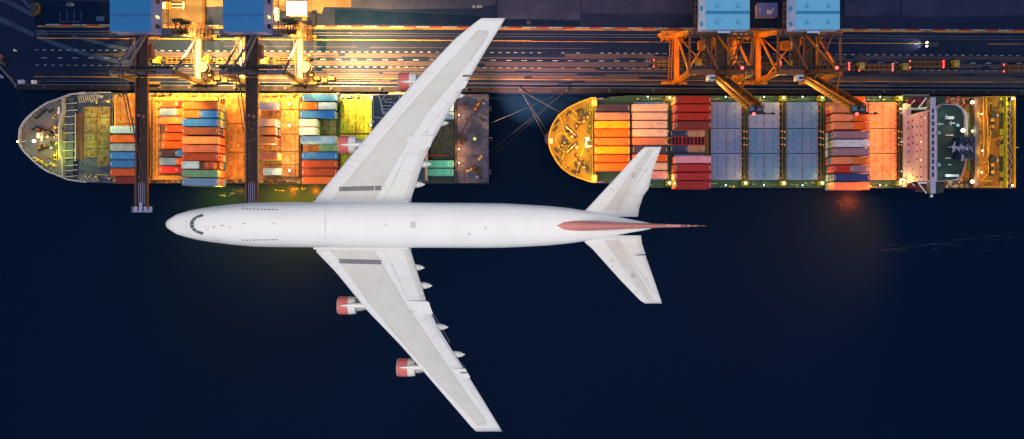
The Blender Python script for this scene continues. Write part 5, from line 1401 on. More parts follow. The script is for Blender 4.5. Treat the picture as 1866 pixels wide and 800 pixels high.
car(573, 35, math.pi/2, mat("glossy_black_van_paint", (.005,.006,.012,1), .2, .1, spec=.6), "glossy black van parked beside the pale blue kiosk roof", False, 5.6, True)
def kiosk(px0, px1, py0, py1, roofm, label, marks=True):
    x0, x1, y0, y1 = X(px0, 6.2), X(px1, 6.2), Y(py1, 6.2), Y(py0, 6.2)
    t = thing("kiosk", label, "kiosk", ((x0+x1)/2, (y0+y1)/2, QZ))
    mb = MB(); mb.box(x0+.3, x1-.3, y0+.3, y1-.3, QZ, 6.0); mb.build("wall", mat("kiosk_wall", (.25,.2,.15,1), .6, .3), t)
    mb = MB()
    n = 20
    for i in range(n): mb.box(x0+(x1-x0)*i/n, x0+(x1-x0)*(i+1)/n, y0, y1, 6.02, 6.18+.05*(i%2))
    rf = mb.build("roof", roofm, t)
    mb = MB()
    for i, q in enumerate((.48,.52,.56,.62,.66,.70,.78,.13)): mb.box(x0+(x1-x0)*q, x0+(x1-x0)*q+.14, y0+1.0+(.9 if i > 5 else 0), y0+2.5+(.9 if i > 5 else 0), 6.26, 6.32)
    mb.build("roof_bracket", white_paint, rf)
    return t
kiosk(522, 559, 2, 28, mat("periwinkle_roof", (.20,.27,.58,1), .5, .2, fine=.05), "kiosk with pale blue roof beside the black van")
kiosk(1379.5, 1417, 5, 31, mat("violet_blue_roof", (.085,.10,.28,1), .5, .2, fine=.05), "dusky violet roofed kiosk between the two pale blue crane houses")
# truck with white tank body near the first crane
p = G(288, 14); t = thing("flatbed_truck", "white flatbed truck parked on pale concrete behind the first blue roof", "truck", tuple(p))
mb = MB(); mb.box(p.x-.2, p.x+3.6, p.y-1.1, p.y+1.1, QZ+.9, QZ+2.4); mb.cyl(p.x+.3, p.y, QZ+2.4, QZ+2.9, .7); mb.build("body", white_paint, t)
mb = MB(); mb.box(p.x+3.8, p.x+5.3, p.y-1.2, p.y+1.2, QZ+.6, QZ+2.7); mb.build("cab", mat("ochre_cab", (.30,.16,.04,1), .5, .3), t)
mb = MB(); mb.box(p.x+5.4, p.x+9.5, p.y-.7, p.y-.5, QZ+1, QZ+1.2); mb.box(p.x+5.4, p.x+9.5, p.y+.5, p.y+.7, QZ+1, QZ+1.2); mb.box(p.x+9.5, p.x+9.9, p.y-1.3, p.y+1.3, QZ+.9, QZ+1.6); mb.build("tow_frame", white_paint, t)
for a in (.6, 3.0, 4.6):
    for q in (-1, 1):
        mb = MB(); mb.tube((p.x+a, p.y+q-.2, QZ+.5), (p.x+a, p.y+q+.2, QZ+.5), .5, 0, 12); mb.build("wheel", black, t)
p = G(507, 26); t = thing("forklift", "white and orange forklift beside the second blue crane roof", "forklift", tuple(p))
mb = MB(); mb.box(p.x-.8, p.x+.6, p.y-2.6, p.y+1.9, QZ+.5, QZ+1.6); mb.build("body", white_paint, t)
mb = MB(); mb.box(p.x-.7, p.x+.5, p.y-.6, p.y+1.0, QZ+1.62, QZ+2.6); mb.build("cab", white_paint, t)
mb = MB(); mb.box(p.x-2.6, p.x-1.0, p.y-1.8, p.y-1.5, QZ+.3, QZ+2.5); mb.box(p.x-2.6, p.x-1.0, p.y-.4, p.y-.1, QZ+.3, QZ+2.5); mb.box(p.x-1.4, p.x-1.0, p.y-1.8, p.y, QZ+.3, QZ+3); mb.build("mast", RUSTY, t)
for a in (-1.9, 1.2):
    for q in (-.8, .6):
        mb = MB(); mb.tube((p.x+q-.15, p.y+a, QZ+.45), (p.x+q+.15, p.y+a, QZ+.45), .45, 0, 12); mb.build("wheel", black, t)
# sheet pile wall of the pale yard, and small yard pieces
p = G(371, 20); t = MB(); a, b = G(373.5, -30, QZ), G(373.5, 48, QZ); t.beam(a+Vector((0,0,.6)), b+Vector((0,0,.6)), 1.0, 1.2)
for i in range(14): t.cbox(a.x+.1, a.y + (b.y-a.y)*i/13, QZ+1.2, .7, .5, .25)
tag(t.build("low_barrier", mat("dark_ochre_barrier", (.04,.025,.012,1), .8, .5)), "long dark low barrier between pale concrete and grey apron", "barrier")
p = G(964, 38.5); t = MB(); t.cbox(p.x, p.y, QZ+.01, 1.7, 1.5, .18, 0, 0); t.cyl(p.x, p.y, QZ+.19, QZ+.3, .5, 1, 16)
tag(t.build("manhole_plinth", [concrete, black]), "small square concrete plinth with round black lid by the red and white line", "manhole cover")
p = G(555, 34); t = MB(); t.cbox(p.x, p.y, QZ+.01, 1.6, 1.5, .25, 0, 0); t.cyl(p.x, p.y, QZ+.26, QZ+.34, .45, 1, 16)
tag(t.build("manhole_plinth", [concrete_pale, RUSTY]), "pale square plinth with round lid just below the pale kiosk roof", "manhole cover")
p = G(184, 37); t = MB(); t.cbox(p.x, p.y, QZ+.01, 2.9, 1.7, .5)
tag(t.build("blue_skip", mat("blue_skip_paint", (.008,.035,.10,1), .6, .4)), "low flat blue box on dark apron beside the first crane roof", "skip")
p = G(70, 20); t = thing("pallet_heap", "dark heap with amber boxes by the broad dark strip, top corner", "equipment", tuple(p))
mb = MB(); mb.cbox(p.x-.8, p.y, QZ+.01, 2.4, 4.0, 1.4, .2); mb.build("base", black, t)
mb = MB(); rr = random.Random(8)
for k in range(12):
    an = k/12*2.6; mb.cbox(p.x-1.2+2.4*math.cos(an-1.6), p.y+2.2*math.sin(an-1.6)*1.1, QZ+.2, .8, .45, 1.4, rr.uniform(-.3,.3))
mb.build("crate", mat("dim_amber_box", (.06,.045,.03,1), .7, .3), t)
# things at the far corner of the quay
rr = random.Random(12)
cols = [white_paint, dark_steel, mat("dusty_pink_box", (.12,.06,.08,1), .6, .3), lilac_steel]
EQ = ["long one slanting beside pink one", "uppermost large square one", "long, starting the straight edge", "middle one of three along the edge", "last small one of three", "small one touching the slanting kerb", "lowest small one on the slanting kerb", "tiny one alone on the open apron"]
for i, (a, b, w, d) in enumerate(((8,119,2.4,1.2),(2,108,2.0,2.0),(42,153,2.4,1.3),(64,153,1.8,1.2),(76,152.5,1.4,.9),(22,146,1.6,.8),(4,143,1.5,.8),(30,96,.6,.6))):
    p = G(a, b); t = MB(); t.cbox(p.x, p.y, QZ+.01, w, d, rr.uniform(.6,1.4), -.6 if b < 150 else 0, 0)
    t.cbox(p.x, p.y, QZ+.6, w*.6, d*.6, .9, -.6 if b < 150 else 0, 0)
    tag(t.build("equipment_box", cols[(i+1) % 4]), "dim equipment box by the quay's dark corner, " + EQ[i], "equipment box", "equipment boxes at the quay corner")
t = MB(); t.beam(G(0,125,QZ+.3), G(31,160,QZ+.3), .7, .5); tag(t.build("quay_corner_kerb", steel_rail), kind="structure")
# ---- mooring ropes
rope = mat("pale_mooring_rope", (0.018, 0.026, 0.04, 1), 0.7, 0.2)
def moor(a, b, lab, sag=1.0, r=.06, m_=rope):
    a, b = Vector(a), Vector(b); pts = []
    for i in range(13):
        q = i/12; p = a.lerp(b, q); p.z -= sag*4*q*(1-q); pts.append(p)
    mb = MB(); mb.path(pts, r, 0, 6); tag(mb.build("mooring_line", m_), lab, "mooring line", "mooring lines of the two ships")
bq = lambda px: G(px, 161.5, QZ+.7)
moor(bq(948), P(1024,206,13.2), "pale mooring line running to the landward shoulder of the ochre bow")
moor(bq(948), P(1002,247,13.0), "mooring line dropping steeply to the tip of the ochre bow, upper of a pair")
moor(bq(948), P(1001,262,13.0), "mooring line dropping steeply to the tip of the ochre bow, lower of a pair")
moor(bq(1032), P(890.5,226,12), "thin dim line from quay to the landward end of the violet stern", 1.2, .05)
moor(bq(1032), P(890.5,277,12), "thin dim line from quay to the middle of the violet stern", 1.2, .05)
moor(bq(1032), P(890.5,291,12), "thin dim line from quay to the outer end of the violet stern", 1.2, .04)
moor(bq(30), P(66,205,12.6), "thin line from the quay corner to the side of the grey bow", 1, .04)
moor(bq(30), P(49,222,12.6), "thin line from the quay corner to the front of the grey bow", 1, .04)
moor(bq(30), P(40,238,12.6), "thin line from the quay corner to the tip of the grey bow", 1, .04)
moor(P(1849,182,13), G(1990,161.5,3.6), "line leaving the landward corner of the orange stern", 1, .05)
moor(P(1849,300,13), G(1985,161.5,3.6), "line leaving the outer corner of the orange stern", 1, .05)

# ================================================================== AIRLINER
ZP = 187.0
SAT, VAL = 1.0, 1.0
wht = mat("white_aircraft_paint", (0.90, 0.90, 0.89, 1), 0.38, 0.22, (0.72, 0.71, 0.68, 1), 0.35, fine=0.012, spec=0.35)
wgr = mat("light_grey_wing_paint", (0.66, 0.655, 0.64, 1), 0.45, 0.6, (0.52, 0.505, 0.48, 1), 0.28, fine=0.03, stretch=(1,1,1))
wed = mat("pale_grey_edge_paint", (0.78, 0.79, 0.79, 1), 0.45, 0.15, (0.60, 0.60, 0.60, 1), 0.5, fine=0.02)
lined = mat("panel_gap", (0.42, 0.42, 0.43, 1), 0.6, 0.1)
walk = mat("dark_grey_walkway", (0.20, 0.21, 0.23, 1), 0.8, 0.2)
coral = mat("coral_paint", (0.70, 0.17, 0.15, 1), 0.4, 0.12, fine=.02)
coral2 = mat("faded_coral_fin_paint", (0.74, 0.27, 0.24, 1), 0.45, 0.2, (0.5,.2,.18,1), .6, fine=.03)
beige = mat("beige_radome", (0.80, 0.78, 0.66, 1), 0.4, 0.1, fine=.01)
metalg = mat("bare_grey_nacelle", (0.45, 0.46, 0.47, 1), 0.35, 0.2, fine=.02)
air = thing("airliner", "white four-engined airliner with coral fin and cowlings flying over the harbour", "airliner", (X(745, ZP), Y(410, ZP), ZP))
hwtab = [(302.5,.5),(304,4.5),(307,8),(312,11.5),(318,15),(325,19),(345,24.6),(365,28.8),(387,32.2),(430,37.2),(467,40),(500,40.8),(600,41.2),(750,41),(880,41),(920,40.3),(950,38.8),(1000,35.8),(1040,31.5),(1065,27.8),(1095,22.5),(1125,16.5),(1150,11.6),(1172,8),(1186,5)]
def interp(tab, x):
    if x <= tab[0][0]: return tab[0][1]
    for (a, p), (b, q) in zip(tab, tab[1:]):
        if x <= b: return p + (q-p)*(x-a)/(b-a)
    return tab[-1][1]
KP = (H-ZP)/F
def cyp(px): return 408.6 + (px-302)*(412.0-408.6)/(1186-302)
def ztop(px, hw):           # height of the crown above the widest line
    hump = interp([(302,1.0),(330,1.02),(346,1.12),(360,1.42),(385,1.62),(440,1.60),(520,1.48),(600,1.18),(680,1.06),(900,1.04),(1190,1.0)], px)
    return hw*KP*hump*.86
def fz(px, py, off=0.0):    # fuselage surface height at a plan position
    hw = interp(hwtab, px); v = min(.999, abs(py-cyp(px))/hw)
    zc = ZP + interp([(302,-1.3),(345,-.5),(430,0),(900,0),(1190,1.9)], px)
    return zc + ztop(px, hw)*(1-v**2.5)**(1/2.5) + off
ZC = [(302,-1.3),(345,-.5),(430,0),(900,0),(1190,1.9)]
def FP(a, b, off=0.0):
    """point of the fuselage skin that the photo shows at pixel (a, b)"""
    z = ZP + 2
    for _ in range(6):
        x, y = X(a, z), Y(b, z); zc = ZP + interp(ZC, a)
        ap, bp = 933 + x*F/(H-zc), 400 - y*F/(H-zc)
        z = fz(ap, bp)
    return (x, y, z+off)
NS = 48
pxs = []
for (a, _), (b, _) in zip(hwtab, hwtab[1:]):
    n = max(1, int((b-a)/9))
    pxs += [a + (b-a)*i/n for i in range(n)]
pxs.append(hwtab[-1][0])
v, f = [], []
for px in pxs:
    hw = interp(hwtab, px); zc = ZP + interp([(302,-1.3),(345,-.5),(430,0),(900,0),(1190,1.9)], px)
    for j in range(NS):
        t = 2*math.pi*j/NS
        cyy = Y(cyp(px), zc); zz = math.sin(t)*(ztop(px, hw) if math.sin(t) > 0 else hw*KP*1.05)
        cc = math.cos(t); zz = ztop(px, hw)*(1-abs(cc)**2.5)**(1/2.5) if zz >= 0 else zz
        v.append((X(px, zc), cyy + cc*hw*KP, zc + zz))
for i in range(len(pxs)-1):
    for j in range(NS): f.append((i*NS+j, i*NS+(j+1)%NS, (i+1)*NS+(j+1)%NS, (i+1)*NS+j))
f.append(tuple(range(NS-1, -1, -1))); f.append(tuple((len(pxs)-1)*NS+j for j in range(NS)))
k = sum(1 for p in pxs if p < 311)
mb = MB(); mb.v = v
for q in f:
    mb.f.append(q); mb.m.append(0)
fus = mb.build("fuselage", wht, air, smooth=True)
mb = MB()
# radome: own shell slightly proud
vv = []
sel = [p for p in pxs if p <= 313]
for px in sel:
    hw = interp(hwtab, px)+.12; zc = ZP + interp([(302,-1.3),(345,-.5)], px)
    for j in range(NS):
        t = 2*math.pi*j/NS; vv.append((X(px-.15, zc), Y(cyp(px), zc)+math.cos(t)*hw*KP, zc+(math.sin(t)*hw*KP if math.sin(t) < 0 else ((ztop(px,hw)+.02)*(1-abs(math.cos(t))**2.5)**.4))))
mb.add(vv, [(i*NS+j, i*NS+(j+1)%NS, (i+1)*NS+(j+1)%NS, (i+1)*NS+j) for i in range(len(sel)-1) for j in range(NS)] + [tuple(range(NS-1,-1,-1))])
mb.build("radome", beige, air, smooth=True)
def onfus(poly, off=.03):
    return [(X(a, ZP), Y(b, ZP), fz(a, b, off)) for a, b in poly]
def fquad(mb, poly, off=.03, th=.0, sub=4):
    """four-sided patch draped over the fuselage"""
    a, b, c, d = poly
    g = []
    for i in range(sub+1):
        for j in range(sub+1):
            s, t = i/sub, j/sub
            p = tuple((1-s)*((1-t)*a[k]+t*d[k]) + s*((1-t)*b[k]+t*c[k]) for k in (0, 1))
            g.append(FP(p[0], p[1], off))
    mb.add(g, [(i*(sub+1)+j, (i+1)*(sub+1)+j, (i+1)*(sub+1)+j+1, i*(sub+1)+j+1) for i in range(sub) for j in range(sub)])
# cockpit glazing: three panes each side
glz = mat("cockpit_glass", (0.10, 0.115, 0.125, 1), 0.12, 0.0, spec=.5)
cy0 = cyp(350)
for s in (-1, 1):
    for q in ([(344.9,.4),(352.4,.4),(353.4,6.0),(347.2,7.6)], [(348.1,8.0),(354.0,6.4),(359.0,11.0),(353.6,13.2)], [(354.4,13.8),(359.8,11.4),(371.8,15.2),(368.0,19.2)]):
        mb = MB(); fquad(mb, [(a + (.9 if a < 353 else 0), cy0 + s*b) for a, b in q], .05); mb.build("cockpit_window", glz, air)
for s in (-1, 1):
    for i in range(10):
        a = 441 + 6.75*i; b = cyp(a) + s*(28.6 - .12*i)
        mb = MB(); fquad(mb, [(a, b-.75), (a+3.6, b-.75), (a+3.6, b+.75), (a, b+.75)], .03, sub=2); mb.build("cabin_window", mat("cabin_glass", (.10,.10,.10,1), .3, .1), air)
def fline(mb, pts, w=.35, off=.03):
    for (a, b), (c, d) in zip(pts, pts[1:]):
        n = max(1, int(math.hypot(c-a, d-b)/5)); 
        for i in range(n):
            p, q = (a+(c-a)*i/n, b+(d-b)*i/n), (a+(c-a)*(i+1)/n, b+(d-b)*(i+1)/n)
            L_ = math.hypot(q[0]-p[0], q[1]-p[1]) or 1; nx, ny = -(q[1]-p[1])/L_*w/2, (q[0]-p[0])/L_*w/2
            mb.add([FP(x_, y_, off) for x_, y_ in ((p[0]-nx,p[1]-ny),(q[0]-nx,q[1]-ny),(q[0]+nx,q[1]+ny),(p[0]+nx,p[1]+ny))], [(0,1,2,3)])
mb = MB()
for s in (-1, 1):
    c = cyp(392); fline(mb, [(391,c+s*27),(389,c+s*21),(396,c+s*26),(400,c+s*31),(391,c+s*27)], .3)
fline(mb, [(593,373),(592.5,390),(592.5,430),(593,446)], .35)
fline(mb, [(755,373),(755,447)], .22); fline(mb, [(593,400),(593,420)], .5)
fline(mb, [(374,412),(380,412),(380,419),(374,419),(374,412)], .25)
mb.build("fuselage_panel_seam", lined, air)
mb = MB()
for a in (313.5, 430, 520, 668, 830, 910, 985):
    h_ = interp(hwtab, a)*.93; c = cyp(a); fline(mb, [(a, c-h_), (a, c+h_)], .18, .02)
for d_ in (-20, 20): fline(mb, [(470, 410+d_), (960, 411+d_)], .14, .02)
mb.build("skin_joint", mat("faint_skin_joint", (.74,.74,.74,1), .4, .3), air)
mb = MB(); fquad(mb, [(748,404),(757.5,404),(757.5,415.5),(748,415.5)], .03); fquad(mb, [(701,408.5),(706,408.5),(706,411),(701,411)], .03); mb.build("dorsal_patch", mat("pale_grey_patch", (.66,.65,.63,1), .5, .2), air)
mb = MB()
for a, b, w, h in ((389,413,2.4,2.0),(403.5,410.5,3,1.6),(417.5,413.5,1.6,1.4),(443,407,5,.9),(498,407.5,4.4,.7),(339,403,1,.8),(339,413,1,.8),(854,425.5,2.2,2.6),(884,415,1.6,2.4),(779,375.5,1.5,1),(628,383,1,1),(772,391,1,1)):
    q = FP(a+w/2, b+h/2); mb.box(q[0]-w*KP/2, q[0]+w*KP/2, q[1]-h*KP/2, q[1]+h*KP/2, q[2]-.1, q[2]+.12)
mb.build("antenna", mat("grey_antenna", (.30,.29,.28,1), .5, .2), air)
# ---- wings
def wing(side):
    U = side > 0        # U: towards the quay (upper in the photo)
    if U:
        LE = [(571,367),(640,283),(705,206),(770,133),(830,70),(871,37),(878,32.6)]
        TE = [(747.5,368),(772,292),(786,262),(820,200),(850,152),(885,92),(921,33.3)]
    else:
        LE = [(570,452.5),(612,496),(671,568),(727,626),(752,654),(860,779),(868,786)]
        TE = [(747.5,453),(779,556),(797,594),(820,632),(846,673),(880,728),(915.5,786.5)]
    root, tipy = (367.5, 33.0) if U else (452.8, 786.3)
    def at(poly, y):
        pts = poly if (poly[0][1] < poly[-1][1]) == (not U) else poly
        for (a, b), (c, d) in zip(poly, poly[1:]):
            if (b - y)*(d - y) <= 0 and b != d: return a + (c-a)*(y-b)/(d-b)
        return poly[0][0] if abs(y-poly[0][1]) < abs(y-poly[-1][1]) else poly[-1][0]
    def zmid(s): return ZP - 1.6 + 4.0*s
    def sc(s, c, off=0.0, top=True):
        """span fraction s, chord fraction c -> world point on the wing surface"""
        y = root + (tipy-root)*s
        a, b = at(LE, y), at(TE, y)
        px = a + (b-a)*c
        ch = (b-a)*KP; th = ch*(.060 - .018*s)
        prof = 2.6*math.sqrt(max(c, 0))*(1-c)*.75 + .02
        z = zmid(s) - .05*ch*(c-.4)*0 + (th*prof if top else -th*prof*.6) + off
        return P(px, y, z) if True else None
    def s_of(y): return (y-root)/(tipy-root)
    w = None
    ns, nc = 40, 16
    cs = [(i/nc)**1.5 for i in range(nc+1)]
    mb = MB(); v = []
    for i in range(ns+1):
        s = -.06 + 1.06*i/ns
        for c in cs: v.append(sc(max(s,0), c))
        for c in cs[::-1]: v.append(sc(max(s,0), c, 0, False))
        if s < 0:
            for k_ in range(len(v)-2*len(cs), len(v)): v[k_] = Vector((v[k_].x, v[k_].y - (1 if U else -1)*2.2, v[k_].z))
    m_ = 2*len(cs)
    fs = [(i*m_+j, i*m_+(j+1)%m_, (i+1)*m_+(j+1)%m_, (i+1)*m_+j) for i in range(ns) for j in range(m_)] + [tuple(range(m_)), tuple(ns*m_+j for j in range(m_-1,-1,-1))]
    mb.add(v, fs); W = mb.build("wing", wed, air)
    for p_ in W.data.polygons: p_.use_smooth = True
    W.data.polygons[-1].use_smooth = False
    def patch_(corners, off, mat_, name, nn=(14, 5), parent=W):
        """corners in (s,c) order: s0c0, s1c0', s1c1', s0c1"""
        (a, b, c, d) = corners; mb = MB(); g = []
        for i in range(nn[0]+1):
            for j in range(nn[1]+1):
                s, t = i/nn[0], j/nn[1]
                q = tuple((1-s)*((1-t)*a[k]+t*d[k]) + s*((1-t)*b[k]+t*c[k]) for k in (0, 1))
                g.append(sc(q[0], q[1], off))
        mb.add(g, [(i*(nn[1]+1)+j, (i+1)*(nn[1]+1)+j, (i+1)*(nn[1]+1)+j+1, i*(nn[1]+1)+j+1) for i in range(nn[0]) for j in range(nn[1])])
        return mb.build(name, mat_, parent, smooth=True)
    def sl(y, px):       # photo point -> (s, c)
        s = s_of(y); a, b = at(LE, y), at(TE, y); return (s, (px-a)/(b-a))
    if U: c0 = [(367,603),(347,618),(283,672),(206,735),(133,800),(70,858),(55,872)]; c1 = [(367,680),(347,692),(283,728),(206,778),(133,838),(70,885),(62,890)]
    else: c0 = [(453,600),(474,618),(552,672),(620,732),(700,800),(760,858),(775,870)]; c1 = [(453,678),(474,692),(552,737),(620,783),(700,838),(760,880),(768,886)]
    mb = MB(); n_ = 44; g = []
    for i in range(n_+1):
        s = 0.0 + (s_of(c0[-1][0]))*i/n_; y = root + (tipy-root)*s
        def ip(tab):
            for (ya, xa), (yb, xb) in zip(tab, tab[1:]):
                if (ya-y)*(yb-y) <= 0: return xa + (xb-xa)*(y-ya)/(yb-ya)
            return tab[0][1] if abs(y-tab[0][0]) < abs(y-tab[-1][0]) else tab[-1][1]
        a_, b_ = sl(y, ip(c0)), sl(y, ip(c1))
        for j in range(7): g.append(sc(s, a_[1] + (b_[1]-a_[1])*j/6, .025))
    mb.add(g, [(i*7+j, (i+1)*7+j, (i+1)*7+j+1, i*7+j+1) for i in range(n_) for j in range(6)])
    mb.build("wing_box_skin", wgr, W, smooth=True)
    def wline(mb, pts, w=.45, off=.05):
        for (a, b), (c, d) in zip(pts, pts[1:]):
            n = max(1, int(math.hypot(c-a, d-b)/8))
            for i in range(n):
                p, q = (a+(c-a)*i/n, b+(d-b)*i/n), (a+(c-a)*(i+1)/n, b+(d-b)*(i+1)/n)
                L_ = math.hypot(q[0]-p[0], q[1]-p[1]) or 1; nx, ny = -(q[1]-p[1])/L_*w/2, (q[0]-p[0])/L_*w/2
                mb.add([sc(*sl(y_, x_), off) for x_, y_ in ((p[0]-nx,p[1]-ny),(q[0]-nx,q[1]-ny),(q[0]+nx,q[1]+ny),(p[0]+nx,p[1]+ny))], [(0,1,2,3)])
    mir = (lambda y: y) if U else (lambda y: 820.3 - y)      # detail lines are drawn once and mirrored about the body
    mb = MB()
    wline(mb, [(x_, y_) for y_, x_ in c0]); wline(mb, [(x_, y_) for y_, x_ in c1], .5)
    wline(mb, [(c0[-1][1], c0[-1][0]), (c1[-1][1], c1[-1][0])])
    for k in range(13):      # leading-edge slat joints
        y = 360 - 10*k if k < 9 else 262 - 44*(k-9)
        y_ = mir(y); a = at(LE, y_); s = s_of(y_)
        def ipc(tab, yy):
            for (ya, xa), (yb, xb) in zip(tab, tab[1:]):
                if (ya-yy)*(yb-yy) <= 0: return xa + (xb-xa)*(yy-ya)/(yb-ya)
            return tab[-1][1]
        y2 = mir(y + 7); wline(mb, [(a+1, y_), (ipc(c0, y2)-1, y2)], .3)
    # flap, aileron and spoiler joints
    for pts in ([(700,364),(727,309)],[(714,340),(742,277)],[(727,309),(756,316)],[(742,277),(774,282)],[(756,316),(770,272)],[(737,366),(760,292)],[(760,292),(780,238)],
                [(741,254),(790,248)],[(745,248),(785,268)],[(790,248),(820,196)],[(762,232),(782,243)],[(783,203),(801,213)],[(802,178),(818,190)],[(822,148),(838,158)],[(770,248),(850,146)],
                [(843,133),(884,72)],[(858,110),(868,116)],[(690,292),(703,350)]):
        wline(mb, [(a, mir(b)) for a, b in pts], .35)
    mb.build("wing_panel_seam", lined, W)
    mb = MB(); wline(mb, [(618, mir(344.5)), (655, mir(343.5)), (695, mir(342.5))], 8.2, .05); mb.build("wing_walkway", walk, W)
    mb = MB(); wline(mb, [(681, mir(366)), (686, mir(292))] if U else [(700, mir(300)), (684, mir(320))], 1.6 if U else .3, .05)
    wline(mb, [(640, mir(330)), (700, mir(250)), (760, mir(180))], .9, .045)
    wline(mb, [(700, mir(235)), (765, mir(160))], .6, .045)
    mb.build("skin_streak", mat("pale_beige_strip", (.66,.64,.60,1), .5, .3), W)
    # inboard high-speed aileron / exhaust gate standing proud behind the trailing edge
    def plate(pts, z, th, name, m_, parent=W):
        mb = MB(); q = [P(a, b, z) for a, b in pts]; mb.prism([(p[0], p[1]) for p in q], z-th, z); return mb.build(name, m_, parent)
    if U: gate = [(740,256),(745,248),(790,247.5),(784,268),(779,268),(774,274),(752,270)]; ot = [(838,144),(853,148),(847,160),(830,168)]; notch = [(843,137),(858,137),(856,139.5),(843,139.5)]
    else: gate = [(744,549),(778,549.5),(781,550),(789,572.5),(760,573.5)]; ot = [(826,672),(848,672),(857,688),(838,690)]; notch = [(839,679),(851,678.5),(852,680),(839,680.5)]
    sg = s_of(258 if U else 562)
    plate(gate, zmid(sg)+.42, .12, "inboard_aileron", wed)
    so_ = s_of(150 if U else 680)
    plate(ot, zmid(so_)+.20, .1, "outboard_aileron", wed)
    plate(notch, zmid(so_)+.34, .04, "aileron_gap", dark_steel)
    # flap-track fairings
    tips = [(775,336),(787,299),(818,224),(847,174)] if U else [(774,487.5),(788,520.5),(817,596),(847.5,646)]
    for (a, b) in tips:
        s = s_of(b); z = zmid(s)-.55
        mb = MB(); L0 = 26
        prev = None
        for (da, db, r0, r1) in ((L0+14, L0, .25, .42), (L0, 16, .42, .46), (16, 8, .46, .34), (8, 0, .34, .04)):
            mb.tube(P(a-da, b, z), P(a-db, b, z), r0, 0, 12, r1)
        mb.build("flap_track_fairing", wed, W, smooth=True)
    # engines
    eng = [((617.5,264),(1,)),((727,149),(1,))] if U else [((616.5,556.5),(1,)),((724,669.5),(1,))]
    for (ex, ey), _ in eng:
        s = s_of(ey); ze = zmid(s)-2.7
        E = MB()
        def ring(mb, prof, n=28, inner=False):
            v = []
            for px, r in prof:
                for j in range(n):
                    t = 2*math.pi*j/n; v.append((X(px, ze), Y(ey, ze)+math.cos(t)*r, ze+math.sin(t)*r))
            f_ = [(i*n+j, i*n+(j+1)%n, (i+1)*n+(j+1)%n, (i+1)*n+j) for i in range(len(prof)-1) for j in range(n)]
            mb.add(v, f_)
        R0 = 16.6*(H-ze)/F
        m1 = MB(); ring(m1, [(ex+6, R0*.76), (ex+1.5, R0*.84), (ex, R0*.90), (ex+1, R0*.955), (ex+5, R0*.99), (ex+12, R0), (ex+20, R0*.99)])
        # sits in the engine root
        e0 = m1.build("engine", coral, air, smooth=True)
        m2 = MB(); ring(m2, [(ex+20.02, R0*.99), (ex+32.5, R0*.93), (ex+32.5, R0*.60)]); m2.build("fan_cowl", wed, e0, smooth=False)
        m2 = MB(); ring(m2, [(ex-.05, R0*.905), (ex+.6, R0*.94), (ex+1.6, R0*.968)]); m2.build("intake_lip", metalg, e0, smooth=True)
        m3 = MB(); ring(m3, [(ex+26, R0*.62), (ex+40, R0*.62), (ex+52, R0*.45), (ex+62, R0*.25), (ex+66, R0*.03)]); m3.build("engine_core", metalg, e0, smooth=True)
        m3 = MB(); ring(m3, [(ex+5, R0*.02), (ex+8, R0*.3), (ex+8.2, R0*.8)]); m3.build("fan", dark_steel, e0, smooth=True)
        zt_ = ze + R0
        m4 = MB(); hwp = [(ex+3.5, .03), (ex+9, .12), (ex+18, .20), (ex+30, .28), (ex+50, .30), (ex+70, .22)]
        v = []
        for px, h_ in hwp:
            zz = zt_ + (.10 if px < ex+10 else .22)
            for dy, dz in ((-h_, -.6), (-h_, 0), (-h_*.5, .16), (h_*.5, .16), (h_, 0), (h_, -.6)): v.append((X(px, zz), Y(ey, zz)+dy, zz+dz+ (0 if px < ex+35 else .25)))
        m4.add(v, [(i*6+j, i*6+(j+1)%6, (i+1)*6+(j+1)%6, (i+1)*6+j) for i in range(len(hwp)-1) for j in range(6)] + [tuple(range(6)), tuple(len(v)-6+j for j in range(5,-1,-1))])
        m4.build("engine_pylon", wht, e0)
    return W
WU, WL = wing(1), wing(-1)
# wing root fairing
for (a, b, c) in ((573, 368.3, 746), (573, 451.6, 746)):
    mb = MB()
    for i in range(20):
        x0, x1 = a + (c-a)*i/20, a + (c-a)*(i+1)/20
        y_ = b; mb.beam(P(x0, y_, ZP-1.1), P(x1, y_, ZP-1.1), .35, 1.2)
    mb.build("wing_root_fairing", wed, air)
